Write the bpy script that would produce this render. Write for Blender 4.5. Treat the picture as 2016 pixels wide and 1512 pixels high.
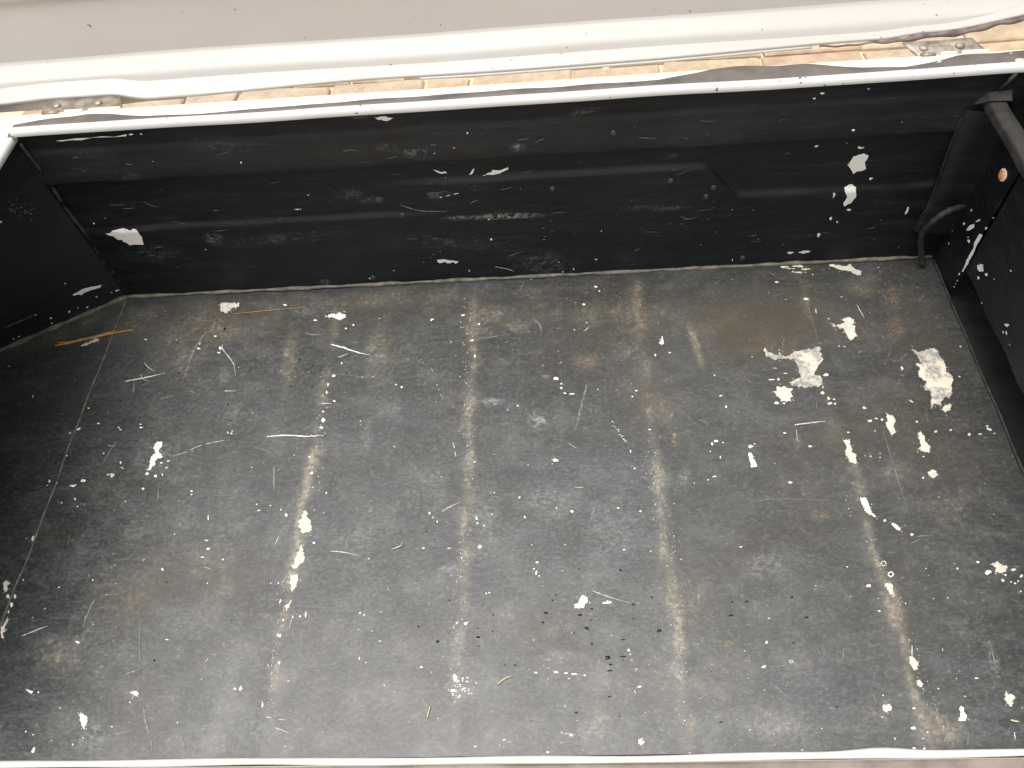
import bpy, bmesh, math, random
import numpy as np
from mathutils import Vector, Matrix

random.seed(7); rng = np.random.default_rng(7)
S = bpy.context.scene
COL = S.collection
for o in list(bpy.data.objects): bpy.data.objects.remove(o)

# ---------------------------------------------------------------- camera
CAM = np.array([0.68795, -0.84125, 0.89314])
PIT, YAW, ROL, FPX = map(float, (math.radians(54.2897), math.radians(-6.1974), math.radians(-7.4256), 1547.25))
_f = np.array([math.sin(YAW)*math.cos(PIT), math.cos(YAW)*math.cos(PIT), -math.sin(PIT)])
_r0 = np.array([math.cos(YAW), -math.sin(YAW), 0.0]); _u0 = np.cross(_r0, _f)
_r = math.cos(ROL)*_r0 + math.sin(ROL)*_u0
_u = -math.sin(ROL)*_r0 + math.cos(ROL)*_u0
cd = bpy.data.cameras.new('camera'); cam = bpy.data.objects.new('camera', cd); COL.objects.link(cam)
cd.sensor_width = 36; cd.lens = FPX/2016*36; cd.clip_start = .01; cd.clip_end = 400
cam.matrix_world = Matrix(((_r[0], _u[0], -_f[0], CAM[0]), (_r[1], _u[1], -_f[1], CAM[1]), (_r[2], _u[2], -_f[2], CAM[2]), (0, 0, 0, 1)))
S.camera = cam
# ---------------------------------------------------------------- sky, sun, exposure
SUN_EL, SUN_AZ = math.radians(78), math.radians(-125)      # azimuth from +Y, clockwise: the light comes from behind and left of the camera
w = bpy.data.worlds.new('World'); S.world = w; w.use_nodes = True
nt = w.node_tree; bg = nt.nodes['Background']
sky = nt.nodes.new('ShaderNodeTexSky'); sky.sky_type = 'NISHITA'; sky.sun_disc = False
sky.sun_elevation = SUN_EL; sky.sun_rotation = SUN_AZ; sky.air_density = 1.0; sky.dust_density = 5.0; sky.ozone_density = 1.0
hs = nt.nodes.new('ShaderNodeHueSaturation'); hs.inputs['Saturation'].default_value = .35   # thin white overcast
nt.links.new(sky.outputs[0], hs.inputs['Color']); nt.links.new(hs.outputs[0], bg.inputs[0]); bg.inputs[1].default_value = 0.15
sd = bpy.data.lights.new('sun', 'SUN'); sun = bpy.data.objects.new('sun', sd); COL.objects.link(sun)
sd.energy = 1.5; sd.angle = math.radians(58); sd.color = (1, .93, .83)
sdir = Vector((math.sin(SUN_AZ)*math.cos(SUN_EL), math.cos(SUN_AZ)*math.cos(SUN_EL), math.sin(SUN_EL)))
sun.rotation_euler = sdir.to_track_quat('Z', 'Y').to_euler()
S.view_settings.view_transform = 'Standard'; S.view_settings.look = 'None'
S.view_settings.exposure = 0.56; S.view_settings.gamma = 1
S.render.engine = 'CYCLES'

# ---------------------------------------------------------------- helpers
W, H = 1.25, 0.306
def ray(px, py):
    return _f + _r*(px-1008)/FPX - _u*(py-756)/FPX
def hit(px, py, ax, val):                     # point where the sight line meets a real surface plane
    d = ray(px, py); return CAM + d*((val-CAM[ax])/d[ax])
def smooth(a, b, x):
    t = np.clip((np.asarray(x, float)-a)/(b-a), 0, 1); return t*t*(3-2*t)

def tag(o, label=None, cat=None, group=None, kind=None):
    if label: o['label'] = label
    if cat: o['category'] = cat
    if group: o['group'] = group
    if kind: o['kind'] = kind
    return o
def mesh(name, v, f, mat=None, parent=None, shade=True):
    me = bpy.data.meshes.new(name); me.from_pydata([tuple(map(float, p)) for p in v], [], f); me.update()
    if shade: me.shade_smooth()
    o = bpy.data.objects.new(name, me); COL.objects.link(o)
    if mat:
        for m in (mat if isinstance(mat, (list, tuple)) else [mat]): me.materials.append(m)
    if parent: o.parent = parent
    return o
def grid(name, P, mat, parent, flip=False):   # P: (n, m, 3) array
    n, m = P.shape[:2]
    i = np.arange(n*m).reshape(n, m)
    q = np.stack([i[:-1, :-1], i[1:, :-1], i[1:, 1:], i[:-1, 1:]], -1).reshape(-1, 4)
    if flip: q = q[:, ::-1]
    me = bpy.data.meshes.new(name); me.vertices.add(n*m); me.vertices.foreach_set('co', P.reshape(-1).astype(np.float32))
    me.loops.add(q.size); me.loops.foreach_set('vertex_index', q.reshape(-1).astype(np.int32))
    me.polygons.add(len(q)); me.polygons.foreach_set('loop_start', np.arange(0, q.size, 4).astype(np.int32))
    me.update(calc_edges=True); me.validate(); me.shade_smooth()
    o = bpy.data.objects.new(name, me); COL.objects.link(o); me.materials.append(mat)
    if parent: o.parent = parent
    return o
def attr(o, name, vals):
    a = o.data.attributes.new(name, 'FLOAT', 'POINT'); a.data.foreach_set('value', np.asarray(vals, np.float32).reshape(-1))
def tube(name, pts, r, mat, parent, n=10, caps=True, sq=1.0):
    pts = [Vector(p) for p in pts]; rr = r if hasattr(r, '__len__') else [r]*len(pts)
    v, f = [], []
    up = Vector((0, 0, 1))
    for k, p in enumerate(pts):
        t = (pts[min(k+1, len(pts)-1)] - pts[max(k-1, 0)]).normalized()
        a = t.cross(up)
        if a.length < .05: a = t.cross(Vector((1, 0, 0)))
        a.normalize(); b = a.cross(t)
        for j in range(n):
            c = 2*math.pi*j/n
            v.append(p + a*(math.cos(c)*rr[k]) + b*(math.sin(c)*rr[k]*sq))
    for k in range(len(pts)-1):
        for j in range(n):
            f.append((k*n+j, k*n+(j+1) % n, (k+1)*n+(j+1) % n, (k+1)*n+j))
    if caps: f.append(tuple(range(n-1, -1, -1))); f.append(tuple((len(pts)-1)*n+j for j in range(n)))
    return mesh(name, v, f, mat, parent)
def box(name, a, b, mat, parent, bev=.002):
    bm = bmesh.new(); bmesh.ops.create_cube(bm, size=1)
    a, b = Vector(a), Vector(b)
    for v in bm.verts: v.co = Vector(((a.x+b.x)/2+v.co.x*(b.x-a.x), (a.y+b.y)/2+v.co.y*(b.y-a.y), (a.z+b.z)/2+v.co.z*(b.z-a.z)))
    bmesh.ops.bevel(bm, geom=bm.edges[:], offset=bev, segments=2, affect='EDGES')
    me = bpy.data.meshes.new(name); bm.to_mesh(me); bm.free(); me.materials.append(mat)
    o = bpy.data.objects.new(name, me); COL.objects.link(o); o.parent = parent; return o
def dome(name, c, nrm, r, h, mat, parent, slot=None):
    nrm = Vector(nrm).normalized(); q = nrm.to_track_quat('Z', 'Y'); v, f = [], []; n = 16
    prof = [(1.0, 0), (.98, .25), (.86, .6), (.6, .86), (.3, .97)]
    for s, t in prof:
        for j in range(n): v.append(Vector(c)+q @ Vector((math.cos(2*math.pi*j/n)*r*s, math.sin(2*math.pi*j/n)*r*s, t*h)))
    v.append(Vector(c)+q @ Vector((0, 0, h)))
    for k in range(len(prof)-1):
        for j in range(n): f.append((k*n+j, k*n+(j+1) % n, (k+1)*n+(j+1) % n, (k+1)*n+j))
    b = (len(prof)-1)*n
    for j in range(n): f.append((b+j, b+(j+1) % n, len(v)-1))
    return mesh(name, v, f, mat, parent)

# ---------------------------------------------------------------- materials
class NT:
    def __init__(s, name):
        s.m = bpy.data.materials.new(name); s.m.use_nodes = True; s.t = s.m.node_tree
        s.b = s.t.nodes['Principled BSDF']; s.tc = s.t.nodes.new('ShaderNodeTexCoord')
    def n(s, k, **kw):
        x = s.t.nodes.new(k)
        for a, b in kw.items(): setattr(x, a, b)
        return x
    def l(s, a, b): s.t.links.new(a, b)
    def put(s, v, sock):
        if hasattr(v, 'is_output'): s.l(v, sock)
        else: sock.default_value = v
    def noise(s, scale, detail=4, rough=.55, stretch=None, dist=0, off=0):
        x = s.n('ShaderNodeTexNoise'); x.inputs['Scale'].default_value = scale; x.inputs['Detail'].default_value = detail
        x.inputs['Roughness'].default_value = rough; x.inputs['Distortion'].default_value = dist
        mp = s.n('ShaderNodeMapping'); s.l(s.tc.outputs['Object'], mp.inputs[0])
        mp.inputs['Location'].default_value = (off, off*1.7, off*.3)
        if stretch: mp.inputs['Scale'].default_value = stretch
        s.l(mp.outputs[0], x.inputs['Vector']); return x.outputs['Fac']
    def ramp(s, v, a, b, lo=0., hi=1.):
        x = s.n('ShaderNodeMapRange'); x.interpolation_type = 'SMOOTHSTEP'
        s.put(v, x.inputs[0]); x.inputs[1].default_value = a; x.inputs[2].default_value = b; x.inputs[3].default_value = lo; x.inputs[4].default_value = hi
        return x.outputs[0]
    def math(s, op, a, b=0., clamp=False):
        x = s.n('ShaderNodeMath', operation=op, use_clamp=clamp); s.put(a, x.inputs[0]); s.put(b, x.inputs[1]); return x.outputs[0]
    def mix(s, fac, a, b):
        x = s.n('ShaderNodeMix', data_type='RGBA'); s.put(fac, x.inputs[0])
        for v, k in ((a, 6), (b, 7)):
            if hasattr(v, 'is_output'): s.l(v, x.inputs[k])
            else: x.inputs[k].default_value = (*v, 1)
        return x.outputs[2]
    def attr(s, name): 
        x = s.n('ShaderNodeAttribute', attribute_name=name); return x.outputs['Fac']
    def col(s, v):
        if hasattr(v, 'is_output'): s.l(v, s.b.inputs['Base Color'])
        else: s.b.inputs['Base Color'].default_value = (*v, 1)
    def bump(s, h, strength=.3, dist=.001):
        x = s.n('ShaderNodeBump'); x.inputs['Strength'].default_value = strength; x.inputs['Distance'].default_value = dist
        s.l(h, x.inputs['Height']); s.l(x.outputs[0], s.b.inputs['Normal'])
    def set(s, **kw):
        for k, v in kw.items(): s.put(v, s.b.inputs[k.replace('_', ' ')])

def floor_material():
    m = NT('worn_black_floor_paint')
    big = m.noise(3.2, 5, .6); mid = m.noise(22, 7, .68, off=3); fine = m.noise(170, 5, .75, off=5)
    grain = m.noise(240, 5, .78, stretch=(.75, 1.25, 1), off=8, dist=.7); strk = m.noise(34, 8, .78, stretch=(.55, 1.6, 1), off=2, dist=1.0)
    wisp = m.noise(60, 7, .78, off=11, dist=2.6); blot = m.noise(9, 6, .62, off=21)
    c = m.mix(m.ramp(big, .35, .68), (.0200, .0230, .0236), (.033, .0375, .038))
    c = m.mix(m.ramp(blot, .42, .68, 0, .45), c, (.036, .034, .027))
    c = m.mix(m.ramp(strk, .45, .72, 0, .55), c, (.072, .077, .080))
    c = m.mix(m.ramp(mid, .50, .72, 0, .5), c, (.080, .082, .078))
    c = m.mix(m.ramp(grain, .46, .74, 0, .55), c, (.105, .110, .108))
    c = m.mix(m.ramp(wisp, .57, .74, 0, .6), c, (.17, .175, .17))
    c = m.mix(m.math('MULTIPLY', m.ramp(fine, .57, .72, 0, .7), m.ramp(mid, .36, .6, .2, 1)), c, (.22, .22, .20))
    # brown: greasy film plus painted far and right floor darkness; dust, rust: wear with a shape of its own (mesh attributes) broken up by grain
    br = m.math('MULTIPLY', m.attr('brown'), m.ramp(blot, .30, .60, .45, 1), True)
    c = m.mix(m.math('MULTIPLY', br, m.ramp(grain, .35, .65, 1, .55)), c, (.060, .049, .030))
    gr = m.math('MULTIPLY', m.ramp(fine, .38, .66), m.ramp(mid, .40, .60, .03, 1))
    du = m.math('MULTIPLY', m.attr('dust'), m.math('ADD', m.math('MULTIPLY', gr, .75), .16), True)
    c = m.mix(du, c, (.40, .345, .24))
    wh = m.math('MULTIPLY', m.attr('white'), m.math('MULTIPLY', m.ramp(wisp, .42, .64, .05, .9), m.ramp(grain, .3, .62, .3, 1)), True)
    c = m.mix(wh, c, (.42, .44, .43))
    rs = m.math('MULTIPLY', m.attr('rust'), m.math('MULTIPLY', m.ramp(fine, .38, .62, .1, 1), m.ramp(mid, .38, .58, .15, 1)), True)
    c = m.mix(m.math('MULTIPLY', rs, .75), c, (.20, .135, .085))
    m.col(c)
    ro = m.math('ADD', m.ramp(strk, .35, .7, .33, .43), m.math('MULTIPLY', m.math('MAXIMUM', du, br), .22))
    ro = m.math('ADD', ro, m.ramp(grain, .3, .7, -.05, .07), True)
    m.set(Roughness=ro)
    sp = m.math('MULTIPLY', m.math('SUBTRACT', 1.0, m.math('MULTIPLY', br, .55)), m.math('MULTIPLY', m.ramp(blot, .3, .7, 1.02, .88), m.ramp(grain, .32, .68, .78, 1.15)))
    sp = m.math('MULTIPLY', sp, m.ramp(mid, .35, .65, .88, 1.08))
    m.l(sp, m.b.inputs['Specular IOR Level'])
    h = m.math('ADD', m.math('MULTIPLY', fine, .6), mid)
    m.bump(h, .3, .0006)
    return m.m
def wall_material(name, base=(.003, .0040, .0055), hi=(.0065, .0078, .0098), rough=.44):
    m = NT(name)
    big = m.noise(4, 4, .6); strk = m.noise(26, 6, .7, stretch=(.25, 1, 2.2), off=4, dist=.8); fine = m.noise(160, 3, .7, off=9)
    c = m.mix(m.ramp(big, .35, .7), base, hi)
    c = m.mix(m.ramp(strk, .50, .76, 0, .6), c, (.018, .0205, .024))
    g2 = m.noise(120, 6, .75, stretch=(.22, 1, 1.6), off=6, dist=.5)
    c = m.mix(m.ramp(g2, .50, .74, 0, .5), c, (.023, .026, .030))
    c = m.mix(m.math('MULTIPLY', m.ramp(fine, .60, .78, 0, .5), m.ramp(strk, .45, .65)), c, (.10, .10, .10))
    du = m.math('MULTIPLY', m.attr('dust'), m.math('MULTIPLY', m.ramp(m.noise(60, 7, .8, off=1, dist=2), .42, .66), m.ramp(g2, .35, .6)), True)
    c = m.mix(du, c, (.26, .255, .24))
    rs = m.math('MULTIPLY', m.attr('rust'), m.ramp(fine, .40, .58), True)
    c = m.mix(m.math('MULTIPLY', rs, .7), c, (.33, .28, .24))
    m.col(c); m.set(Roughness=m.ramp(strk, .3, .7, rough-.06, rough+.14)); m.b.inputs['Specular IOR Level'].default_value = .38
    m.bump(m.math('ADD', m.math('MULTIPLY', fine, .3), big), .5, .002)
    return m.m
def white_material(name, base=(.74, .73, .69), speck=True, rough=.38, dirt=.3, dirtcol=(.50, .40, .24), pits=0.):
    m = NT(name)
    n1 = m.noise(9, 4, .6); n2 = m.noise(140, 2, .5, off=3); n3 = m.noise(45, 5, .7, stretch=(.4, 1, 1), off=7)
    c = m.mix(m.ramp(n3, .55, .8, 0, dirt), base, dirtcol)
    c = m.mix(m.ramp(n1, .4, .75, 0, .25), c, tuple(x*.85 for x in base))
    if speck:
        sp = m.math('MULTIPLY', m.ramp(n2, .655+pits, .70+pits), m.ramp(m.noise(14, 3, .6, off=5), .42, .58))
        c = m.mix(sp, c, (.07, .065, .06))
    m.col(c); m.set(Roughness=rough); m.bump(n1, .3, .002)
    return m.m
def chip_material(name, base, crust=0., crustcol=(.30, .29, .27)):
    m = NT(name)
    n1 = m.noise(110, 6, .78, dist=.8); n2 = m.noise(330, 4, .75, off=4); n3 = m.noise(38, 4, .7, off=2)
    c = m.mix(m.ramp(n2, .52, .72, 0, .30), base, tuple(x*.55 for x in base))
    c = m.mix(m.math('MULTIPLY', m.ramp(n3, .38, .54, 0, crust), m.ramp(n1, .36, .56, .25, 1)), c, crustcol)
    c = m.mix(m.ramp(n1, .62, .72, 0, .25), c, (.55, .42, .24))
    m.col(c); m.set(Roughness=.65); m.bump(n2, .5, .0008)
    return m.m
def plain(name, col, rough=.5, metal=0., var=.25, scale=40):
    m = NT(name); n1 = m.noise(scale, 5, .65)
    m.col(m.mix(m.ramp(n1, .3, .7), tuple(x*(1-var) for x in col), tuple(min(1, x*(1+var)) for x in col)))
    m.set(Roughness=m.ramp(n1, .3, .7, rough-.08, rough+.1)); m.b.inputs['Metallic'].default_value = metal; m.bump(n1, .25, .001)
    return m.m
M = dict(
    floor=floor_material(), wall=wall_material('worn_black_wall_paint'),
    side=wall_material('dull_black_panel_paint', (.007, .0075, .008), (.014, .0145, .015), .5),
    deep=plain('black_gutter_paint', (.006, .006, .006), .6),
    white=white_material('speckled_white_rim_paint', (.58, .58, .56), True, .5, .35, (.45, .38, .28)),
    lip=white_material('worn_white_lip_paint', (.66, .65, .61), False, .5, .3, (.45, .38, .28)),
    cream=white_material('cream_flange_paint', (.80, .77, .66), False, .4, .45, (.62, .46, .20)),
    lid=white_material('aged_white_lid_paint', (.485, .47, .435), True, .35, .15, (.42, .36, .27), .055),
    panel=white_material('shaded_lid_panel_paint', (.435, .405, .375), True, .5, .3, (.40, .34, .28), .055),  # greyer than the border: shading of the steep panel put into the colour
    seal=plain('weathered_rubber', (.105, .094, .084), .55, var=.3, scale=25),
    tear=plain('torn_rubber', (.16, .12, .11), .7, var=.45, scale=60),
    chip=chip_material('bare_white_primer', (.72, .71, .66)),
    chipc=chip_material('bare_cream_primer', (.68, .64, .53), .5),
    crust=chip_material('crusted_primer', (.66, .61, .49), 1., (.23, .23, .225)),
    scratch=plain('pale_scratch', (.52, .51, .47), .6, var=.35, scale=200),
    faint=plain('faint_scuff', (.15, .155, .15), .42, var=.45, scale=220),
    drop=plain('black_oil', (.004, .004, .004), .25),
    bead=plain('dusty_seam_bead', (.13, .12, .09), .7, var=.5, scale=55),
    beadd=plain('dark_seam_bead', (.022, .022, .023), .55, var=.5, scale=60),
    ring=plain('rust_ring', (.20, .145, .095), .8, var=.4, scale=200),
    steel=plain('tarnished_hinge_steel', (.30, .27, .22), .42, .55, .3, 60),
    rivet=plain('painted_rivet', (.018, .018, .019), .4),
    hose=plain('dusty_rubber_hose', (.018, .016, .013), .7, var=.4),
    ledge=plain('dusty_ledge_paint', (.017, .0157, .014), .7, var=.55, scale=50),
    orange=plain('orange_plastic', (.85, .27, .02), .4, var=.1),
    bumper=plain('brown_reflection_bumper_paint', (.20, .165, .145), .35, var=.3, scale=18),  # brownish reflection on the steel bumper put into its base colour
    straw=plain('amber_straw', (.42, .23, .06), .55, var=.35, scale=120),
    pstraw=plain('pale_straw', (.46, .42, .29), .55, var=.25, scale=120),
)

# ---------------------------------------------------------------- ground and pavers
def ground_material():
    m = NT('mortar_ground'); n1 = m.noise(6, 5, .6); n2 = m.noise(70, 4, .7)
    m.col(m.mix(n1, m.mix(n2, (.60, .48, .32), (.72, .60, .42)), (.66, .52, .34))); m.set(Roughness=.9); m.bump(n2, .5, .004); return m.m
GZ = -.5
paving = mesh('paving', [(-60, -60, GZ), (60, -60, GZ), (60, 60, GZ), (-60, 60, GZ)], [(0, 1, 2, 3)], ground_material())
tag(paving, kind='structure')
def paver_mat(i, c):
    m = NT('clay_paver_%s' % 'abcd'[i]); n1 = m.noise(16, 5, .65, off=i); n2 = m.noise(90, 4, .7, off=i*3)
    k = m.mix(m.ramp(n1, .35, .7), tuple(x*.72 for x in c), c); k = m.mix(m.ramp(n2, .55, .75, 0, .5), k, (.70, .56, .38))
    m.col(k); m.set(Roughness=.85); m.bump(n2, .6, .004); return m.m
PM = [paver_mat(i, c) for i, c in enumerate([(.52, .39, .26), (.49, .36, .25), (.54, .42, .29), (.47, .38, .28)])]
for j in range(7):
    x = -.95+random.uniform(0, .1)
    while x < 2.5:
        wd_ = random.uniform(.13, .30); dp = .112
        n = [(-wd_/2, -dp/2), (wd_/2, -dp/2), (wd_/2, dp/2), (-wd_/2, dp/2)]
        n = [(a_+random.gauss(0, .006), b_+random.gauss(0, .004)) for a_, b_ in n]
        v = [(a_, b_, -.03) for a_, b_ in n]+[(a_, b_, .010) for a_, b_ in n]+[(a_*.96, b_*.93, .0145+random.uniform(-.001, .001)) for a_, b_ in n]
        f = [(k_*4+i_, k_*4+(i_+1) % 4, k_*4+4+(i_+1) % 4, k_*4+4+i_) for k_ in range(2) for i_ in range(4)]+[(8, 9, 10, 11)]
        o = mesh('paver', v, f, random.choice(PM), paving, False)
        o.location = (x+wd_/2, 1.0+j*.120, GZ-.002+random.uniform(-.003, .003)); o.rotation_euler = (random.uniform(-.012, .012), random.uniform(-.012, .012), random.gauss(0, .02))
        x += wd_+.008

# ---------------------------------------------------------------- the cargo box
BOX = bpy.data.objects.new('cargo_box', None); COL.objects.link(BOX); BOX.location = (0, 0, 0)
tag(BOX, 'worn black cargo box with chipped paint, white rim and open white lid', 'cargo box')
YF = -.681                                     # loading edge
RIBS = [(.349, .010, 1.0), (.5615, .012, 1.0), (.806, .013, 1.0), (1.048, .010, .9)]
ribx = [lambda y, x=x: x for x, _, _ in RIBS]
def floor_h(x, y):
    x = np.asarray(x, float); y = np.asarray(y, float); h = np.zeros(np.broadcast(x, y).shape)
    for rx, rw, a in RIBS:
        h += .0005*a*np.exp(-((x-rx)/.011)**2)*smooth(.0, -.06, y)
    h += .0010*np.sin(x*5.3+y*3)*np.sin(y*6.1-x*2) + .0006*np.sin(x*14+1)*np.sin(y*11+2)
    return h - .0012
fx = np.linspace(-.30, 1.25, 640); fy = np.linspace(YF, .012, 300)
X, Y = np.meshgrid(fx, fy, indexing='ij')
floor_o = grid('floor_panel', np.stack([X, Y, floor_h(X, Y)], -1), M['floor'], BOX)

def soft(X, Y, lst, proj):
    A = np.zeros_like(X)
    for (cx, cy, rx, ry, ang, s) in lst:       # ellipse given in photograph pixels, laid on the surface through proj
        c = proj(cx, cy); ca, sa = math.cos(math.radians(ang)), math.sin(math.radians(ang))
        a = proj(cx+rx*ca, cy+rx*sa)-c; b = proj(cx-ry*sa, cy+ry*ca)-c
        Mx = np.linalg.inv(np.array([[a[0], b[0]], [a[1], b[1]]]))
        dx, dy = X-c[0], Y-c[1]; u = Mx[0, 0]*dx+Mx[0, 1]*dy; v = Mx[1, 0]*dx+Mx[1, 1]*dy
        r = np.sqrt(u*u+v*v); A = np.maximum(A, s*np.clip(1.35-r*1.05, 0, 1)**1.2)
    return A
pf = lambda x, y: hit(x, y, 2, 0)[:2]
pw = lambda x, y: hit(x, y, 1, 0)[[0, 2]]
def wob(t, k): return np.sin(t*37+k)*.5+np.sin(t*83+2*k)*.3+np.sin(t*171+k*3)*.2
dust = np.zeros_like(X); rust = np.zeros_like(X)
for k, ((rx, rw, a), segs) in enumerate(zip(RIBS, [
        [(-.02, -.12, .6), (-.15, -.30, .35), (-.28, -.50, .75), (-.48, -.64, .45)],
        [(-.01, -.10, .6), (-.08, -.36, .75), (-.33, -.60, .55), (-.58, -.66, .3)],
        [(-.01, -.14, .45), (-.15, -.34, .42), (-.30, -.60, .75), (-.57, -.68, .55)],
        [(-.03, -.12, .3), (-.33, -.46, .45), (-.44, -.68, .75)]])):
    cx = rx + .0045*wob(Y, k)
    for y1, y0, s in segs:
        band = smooth(y0-.015, y0+.03, Y)*(1-smooth(y1-.03, y1+.015, Y))
        ww = rw*.62*(1+.45*wob(Y*1.3, k+5))
        dust = np.maximum(dust, s*band*np.exp(-((X-cx)/ww)**2))
dust = np.maximum(dust, soft(X, Y, [
    (568, 710, 16, 75, 8, .55), (745, 690, 30, 70, 5, .45), (1370, 680, 9, 48, -18, .8), (1180, 1395, 18, 45, 0, .35),
    (990, 625, 70, 30, 0, .5), (340, 700, 60, 60, 0, .28), (420, 640, 110, 35, 0, .35), (280, 640, 60, 40, 0, .28), (120, 655, 130, 20, -24, .35),
    (1110, 1290, 60, 12, 0, .25), (1350, 1160, 60, 80, 0, .25), (1280, 780, 60, 60, 0, .3), (110, 1290, 45, 40, -45, .35), (260, 1170, 110, 60, -30, .22), (430, 1130, 90, 60, 0, .2),
    (1700, 560, 40, 22, 0, .5), (1640, 850, 28, 26, 0, .4), (1760, 925, 30, 22, 0, .3), (1790, 770, 28, 22, 0, .2), (1860, 1000, 50, 40, 0, .2), (1740, 1400, 60, 40, 0, .2), (1860, 1430, 50, 30, 30, .5), (1500, 1420, 90, 40, 0, .2),
    (1200, 620, 250, 30, 0, .18), (700, 590, 400, 18, -3, .3), (1020, 1230, 90, 45, 0, .2), (1300, 1340, 160, 50, 0, .2)], pf))
rust = np.maximum(rust, soft(X, Y, [
    (1155, 712, 26, 18, 0, .8), (1076, 740, 9, 7, 0, 1), (1330, 870, 10, 14, 0, .9), (1300, 860, 8, 6, 0, .6), (1571, 870, 10, 10, 0, 1), (1618, 1013, 20, 10, 10, 1), (1570, 1042, 14, 15, 0, .9),
    (1633, 672, 9, 5, 0, .7), (1765, 650, 16, 30, -15, .7), (1755, 575, 14, 30, -25, .55), (1720, 555, 40, 22, 0, .3), (1265, 620, 14, 60, 0, .55), (1255, 660, 50, 24, 0, .25), (1192, 1412, 16, 30, 0, .55),
    (630, 885, 12, 20, 20, .5), (565, 1210, 12, 18, 10, .7), (550, 1330, 15, 40, 8, .4), (935, 650, 26, 70, 0, .3), (1355, 1400, 16, 70, 0, .35), (1770, 1190, 10, 60, -15, .6), (1835, 1430, 10, 45, -18, .9), (1790, 1260, 12, 12, 0, .6),
    (1595, 1310, 7, 16, 0, .7), (845, 610, 14, 10, 0, .4), (757, 655, 8, 12, 0, .9), (1370, 1225, 8, 20, 0, .3), (1520, 690, 80, 40, 0, .3), (1895, 845, 14, 14, 0, .5), (1730, 810, 8, 6, 0, .5), (1420, 660, 60, 30, 0, .25), (912, 1130, 7, 9, 0, .8)], pf))
brown = soft(X, Y, [(700, 620, 700, 55, -3, .45), (1250, 650, 300, 130, 0, .4), (1650, 1000, 330, 330, 0, .35), (1500, 640, 330, 110, 0, .9), (1330, 700, 130, 70, 0, .6), (1800, 640, 130, 120, 0, .6), (100, 650, 170, 30, -24, .8), (420, 620, 180, 40, 0, .5), (1560, 1100, 260, 200, 0, .45), (1750, 860, 250, 200, 0, .5),  # broad far and right patches paint the sheen fading, the others are film
                         (420, 1130, 160, 90, 0, .5), (260, 1180, 80, 60, 0, .4), (1120, 1240, 120, 60, 0, .35), (920, 700, 60, 160, 0, .3), (1280, 760, 90, 120, 0, .5)], pf)
white = soft(X, Y, [(1060, 827, 22, 20, 0, .9), (966, 790, 24, 9, -5, .8), (765, 803, 24, 12, 0, .4), (460, 810, 14, 26, 25, .35), (877, 1120, 18, 8, 0, .8), (625, 650, 16, 14, 0, .2), (720, 860, 12, 40, 0, .3), (1345, 940, 12, 20, 0, .6), (1210, 1050, 60, 60, 0, .25),
                    (700, 1060, 60, 30, 0, .25), (960, 1010, 30, 70, 0, .25), (1080, 985, 60, 40, 0, .3), (1510, 1110, 60, 30, 0, .35), (1560, 1290, 30, 60, 0, .2), (1720, 1260, 40, 40, 0, .15), (440, 740, 12, 20, 0, .35), (1240, 690, 30, 20, 0, .3), (300, 900, 60, 50, 0, .2), (1955, 1290, 10, 50, -15, .4), (600, 610, 30, 14, 0, .3), (850, 960, 50, 60, 0, .2), (520, 1430, 60, 40, 0, .2), (180, 1450, 30, 40, 30, .4), (1520, 1430, 80, 30, 0, .25), (1170, 1440, 40, 25, 0, .35), (900, 1250, 40, 60, 0, .2)], pf)
for n_, a_ in (('dust', dust), ('rust', rust), ('brown', brown), ('white', white)): attr(floor_o, n_, a_)

# rear wall: pressed steel with a step, a groove and a ledge that climbs in the middle
def ledge_z(x): return .139+.054*(smooth(.43, .55, x)-smooth(.885, .945, x))
def wall_d(x, z):
    d = .0080*(1-smooth(.226, .285, z)) + .0012*(1-smooth(.272, .281, z))
    d = d*smooth(.223, .2305, z)
    r_ = smooth(.885, .945, x); zr = .193-.054*r_
    st = lambda zl: 1-smooth(zl-.0055, zl+.0055, z)
    k = smooth(.42, .57, x)
    d = d + .0046*(st(.139)*(1-k)+st(zr)*k)
    d = d + .0006*np.sin(x*9+z*20)+.0005*np.sin(x*23-z*31)+.0005*np.sin(x*41+z*13)*np.sin(z*37)
    return d
def wall_y(x, z): return .0050 - wall_d(x, z)
wx = np.linspace(-.012, 1.345, 560); wz = np.linspace(-.004, H-.002, 190)
WX, WZ = np.meshgrid(wx, wz, indexing='ij')
rear = grid('rear_wall', np.stack([WX, wall_y(WX, WZ), WZ], -1), M['wall'], BOX, True)
attr(rear, 'dust', soft(WX, WZ, [(420, 470, 20, 12, 0, .8), (690, 385, 30, 12, 0, .6), (730, 398, 24, 8, 0, .7), (760, 290, 20, 8, 0, .5), (820, 300, 40, 12, 0, .4), (865, 385, 26, 6, -12, .6), (1018, 288, 14, 8, 0, .9), (640, 555, 12, 6, 0, .9), (700, 235, 40, 4, -4, .5),
                              (1070, 520, 70, 26, 10, .35), (1240, 505, 40, 20, 0, .2), (300, 500, 60, 20, 0, .25), (260, 345, 20, 10, 0, .3), (160, 265, 30, 6, 0, .3), (430, 290, 70, 8, 0, .25), (1150, 225, 40, 5, -12, .5), (1350, 290, 30, 8, 0, .35), (1320, 310, 14, 6, 0, .5), (1300, 410, 80, 6, 0, .35), (560, 470, 120, 12, -4, .25), (900, 480, 150, 20, 5, .2)], pw))
attr(rear, 'rust', soft(WX, WZ, [(990, 426, 75, 6, -2, 1), (900, 428, 30, 4, -4, .7), (850, 384, 12, 5, 0, .7)], pw))

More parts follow.
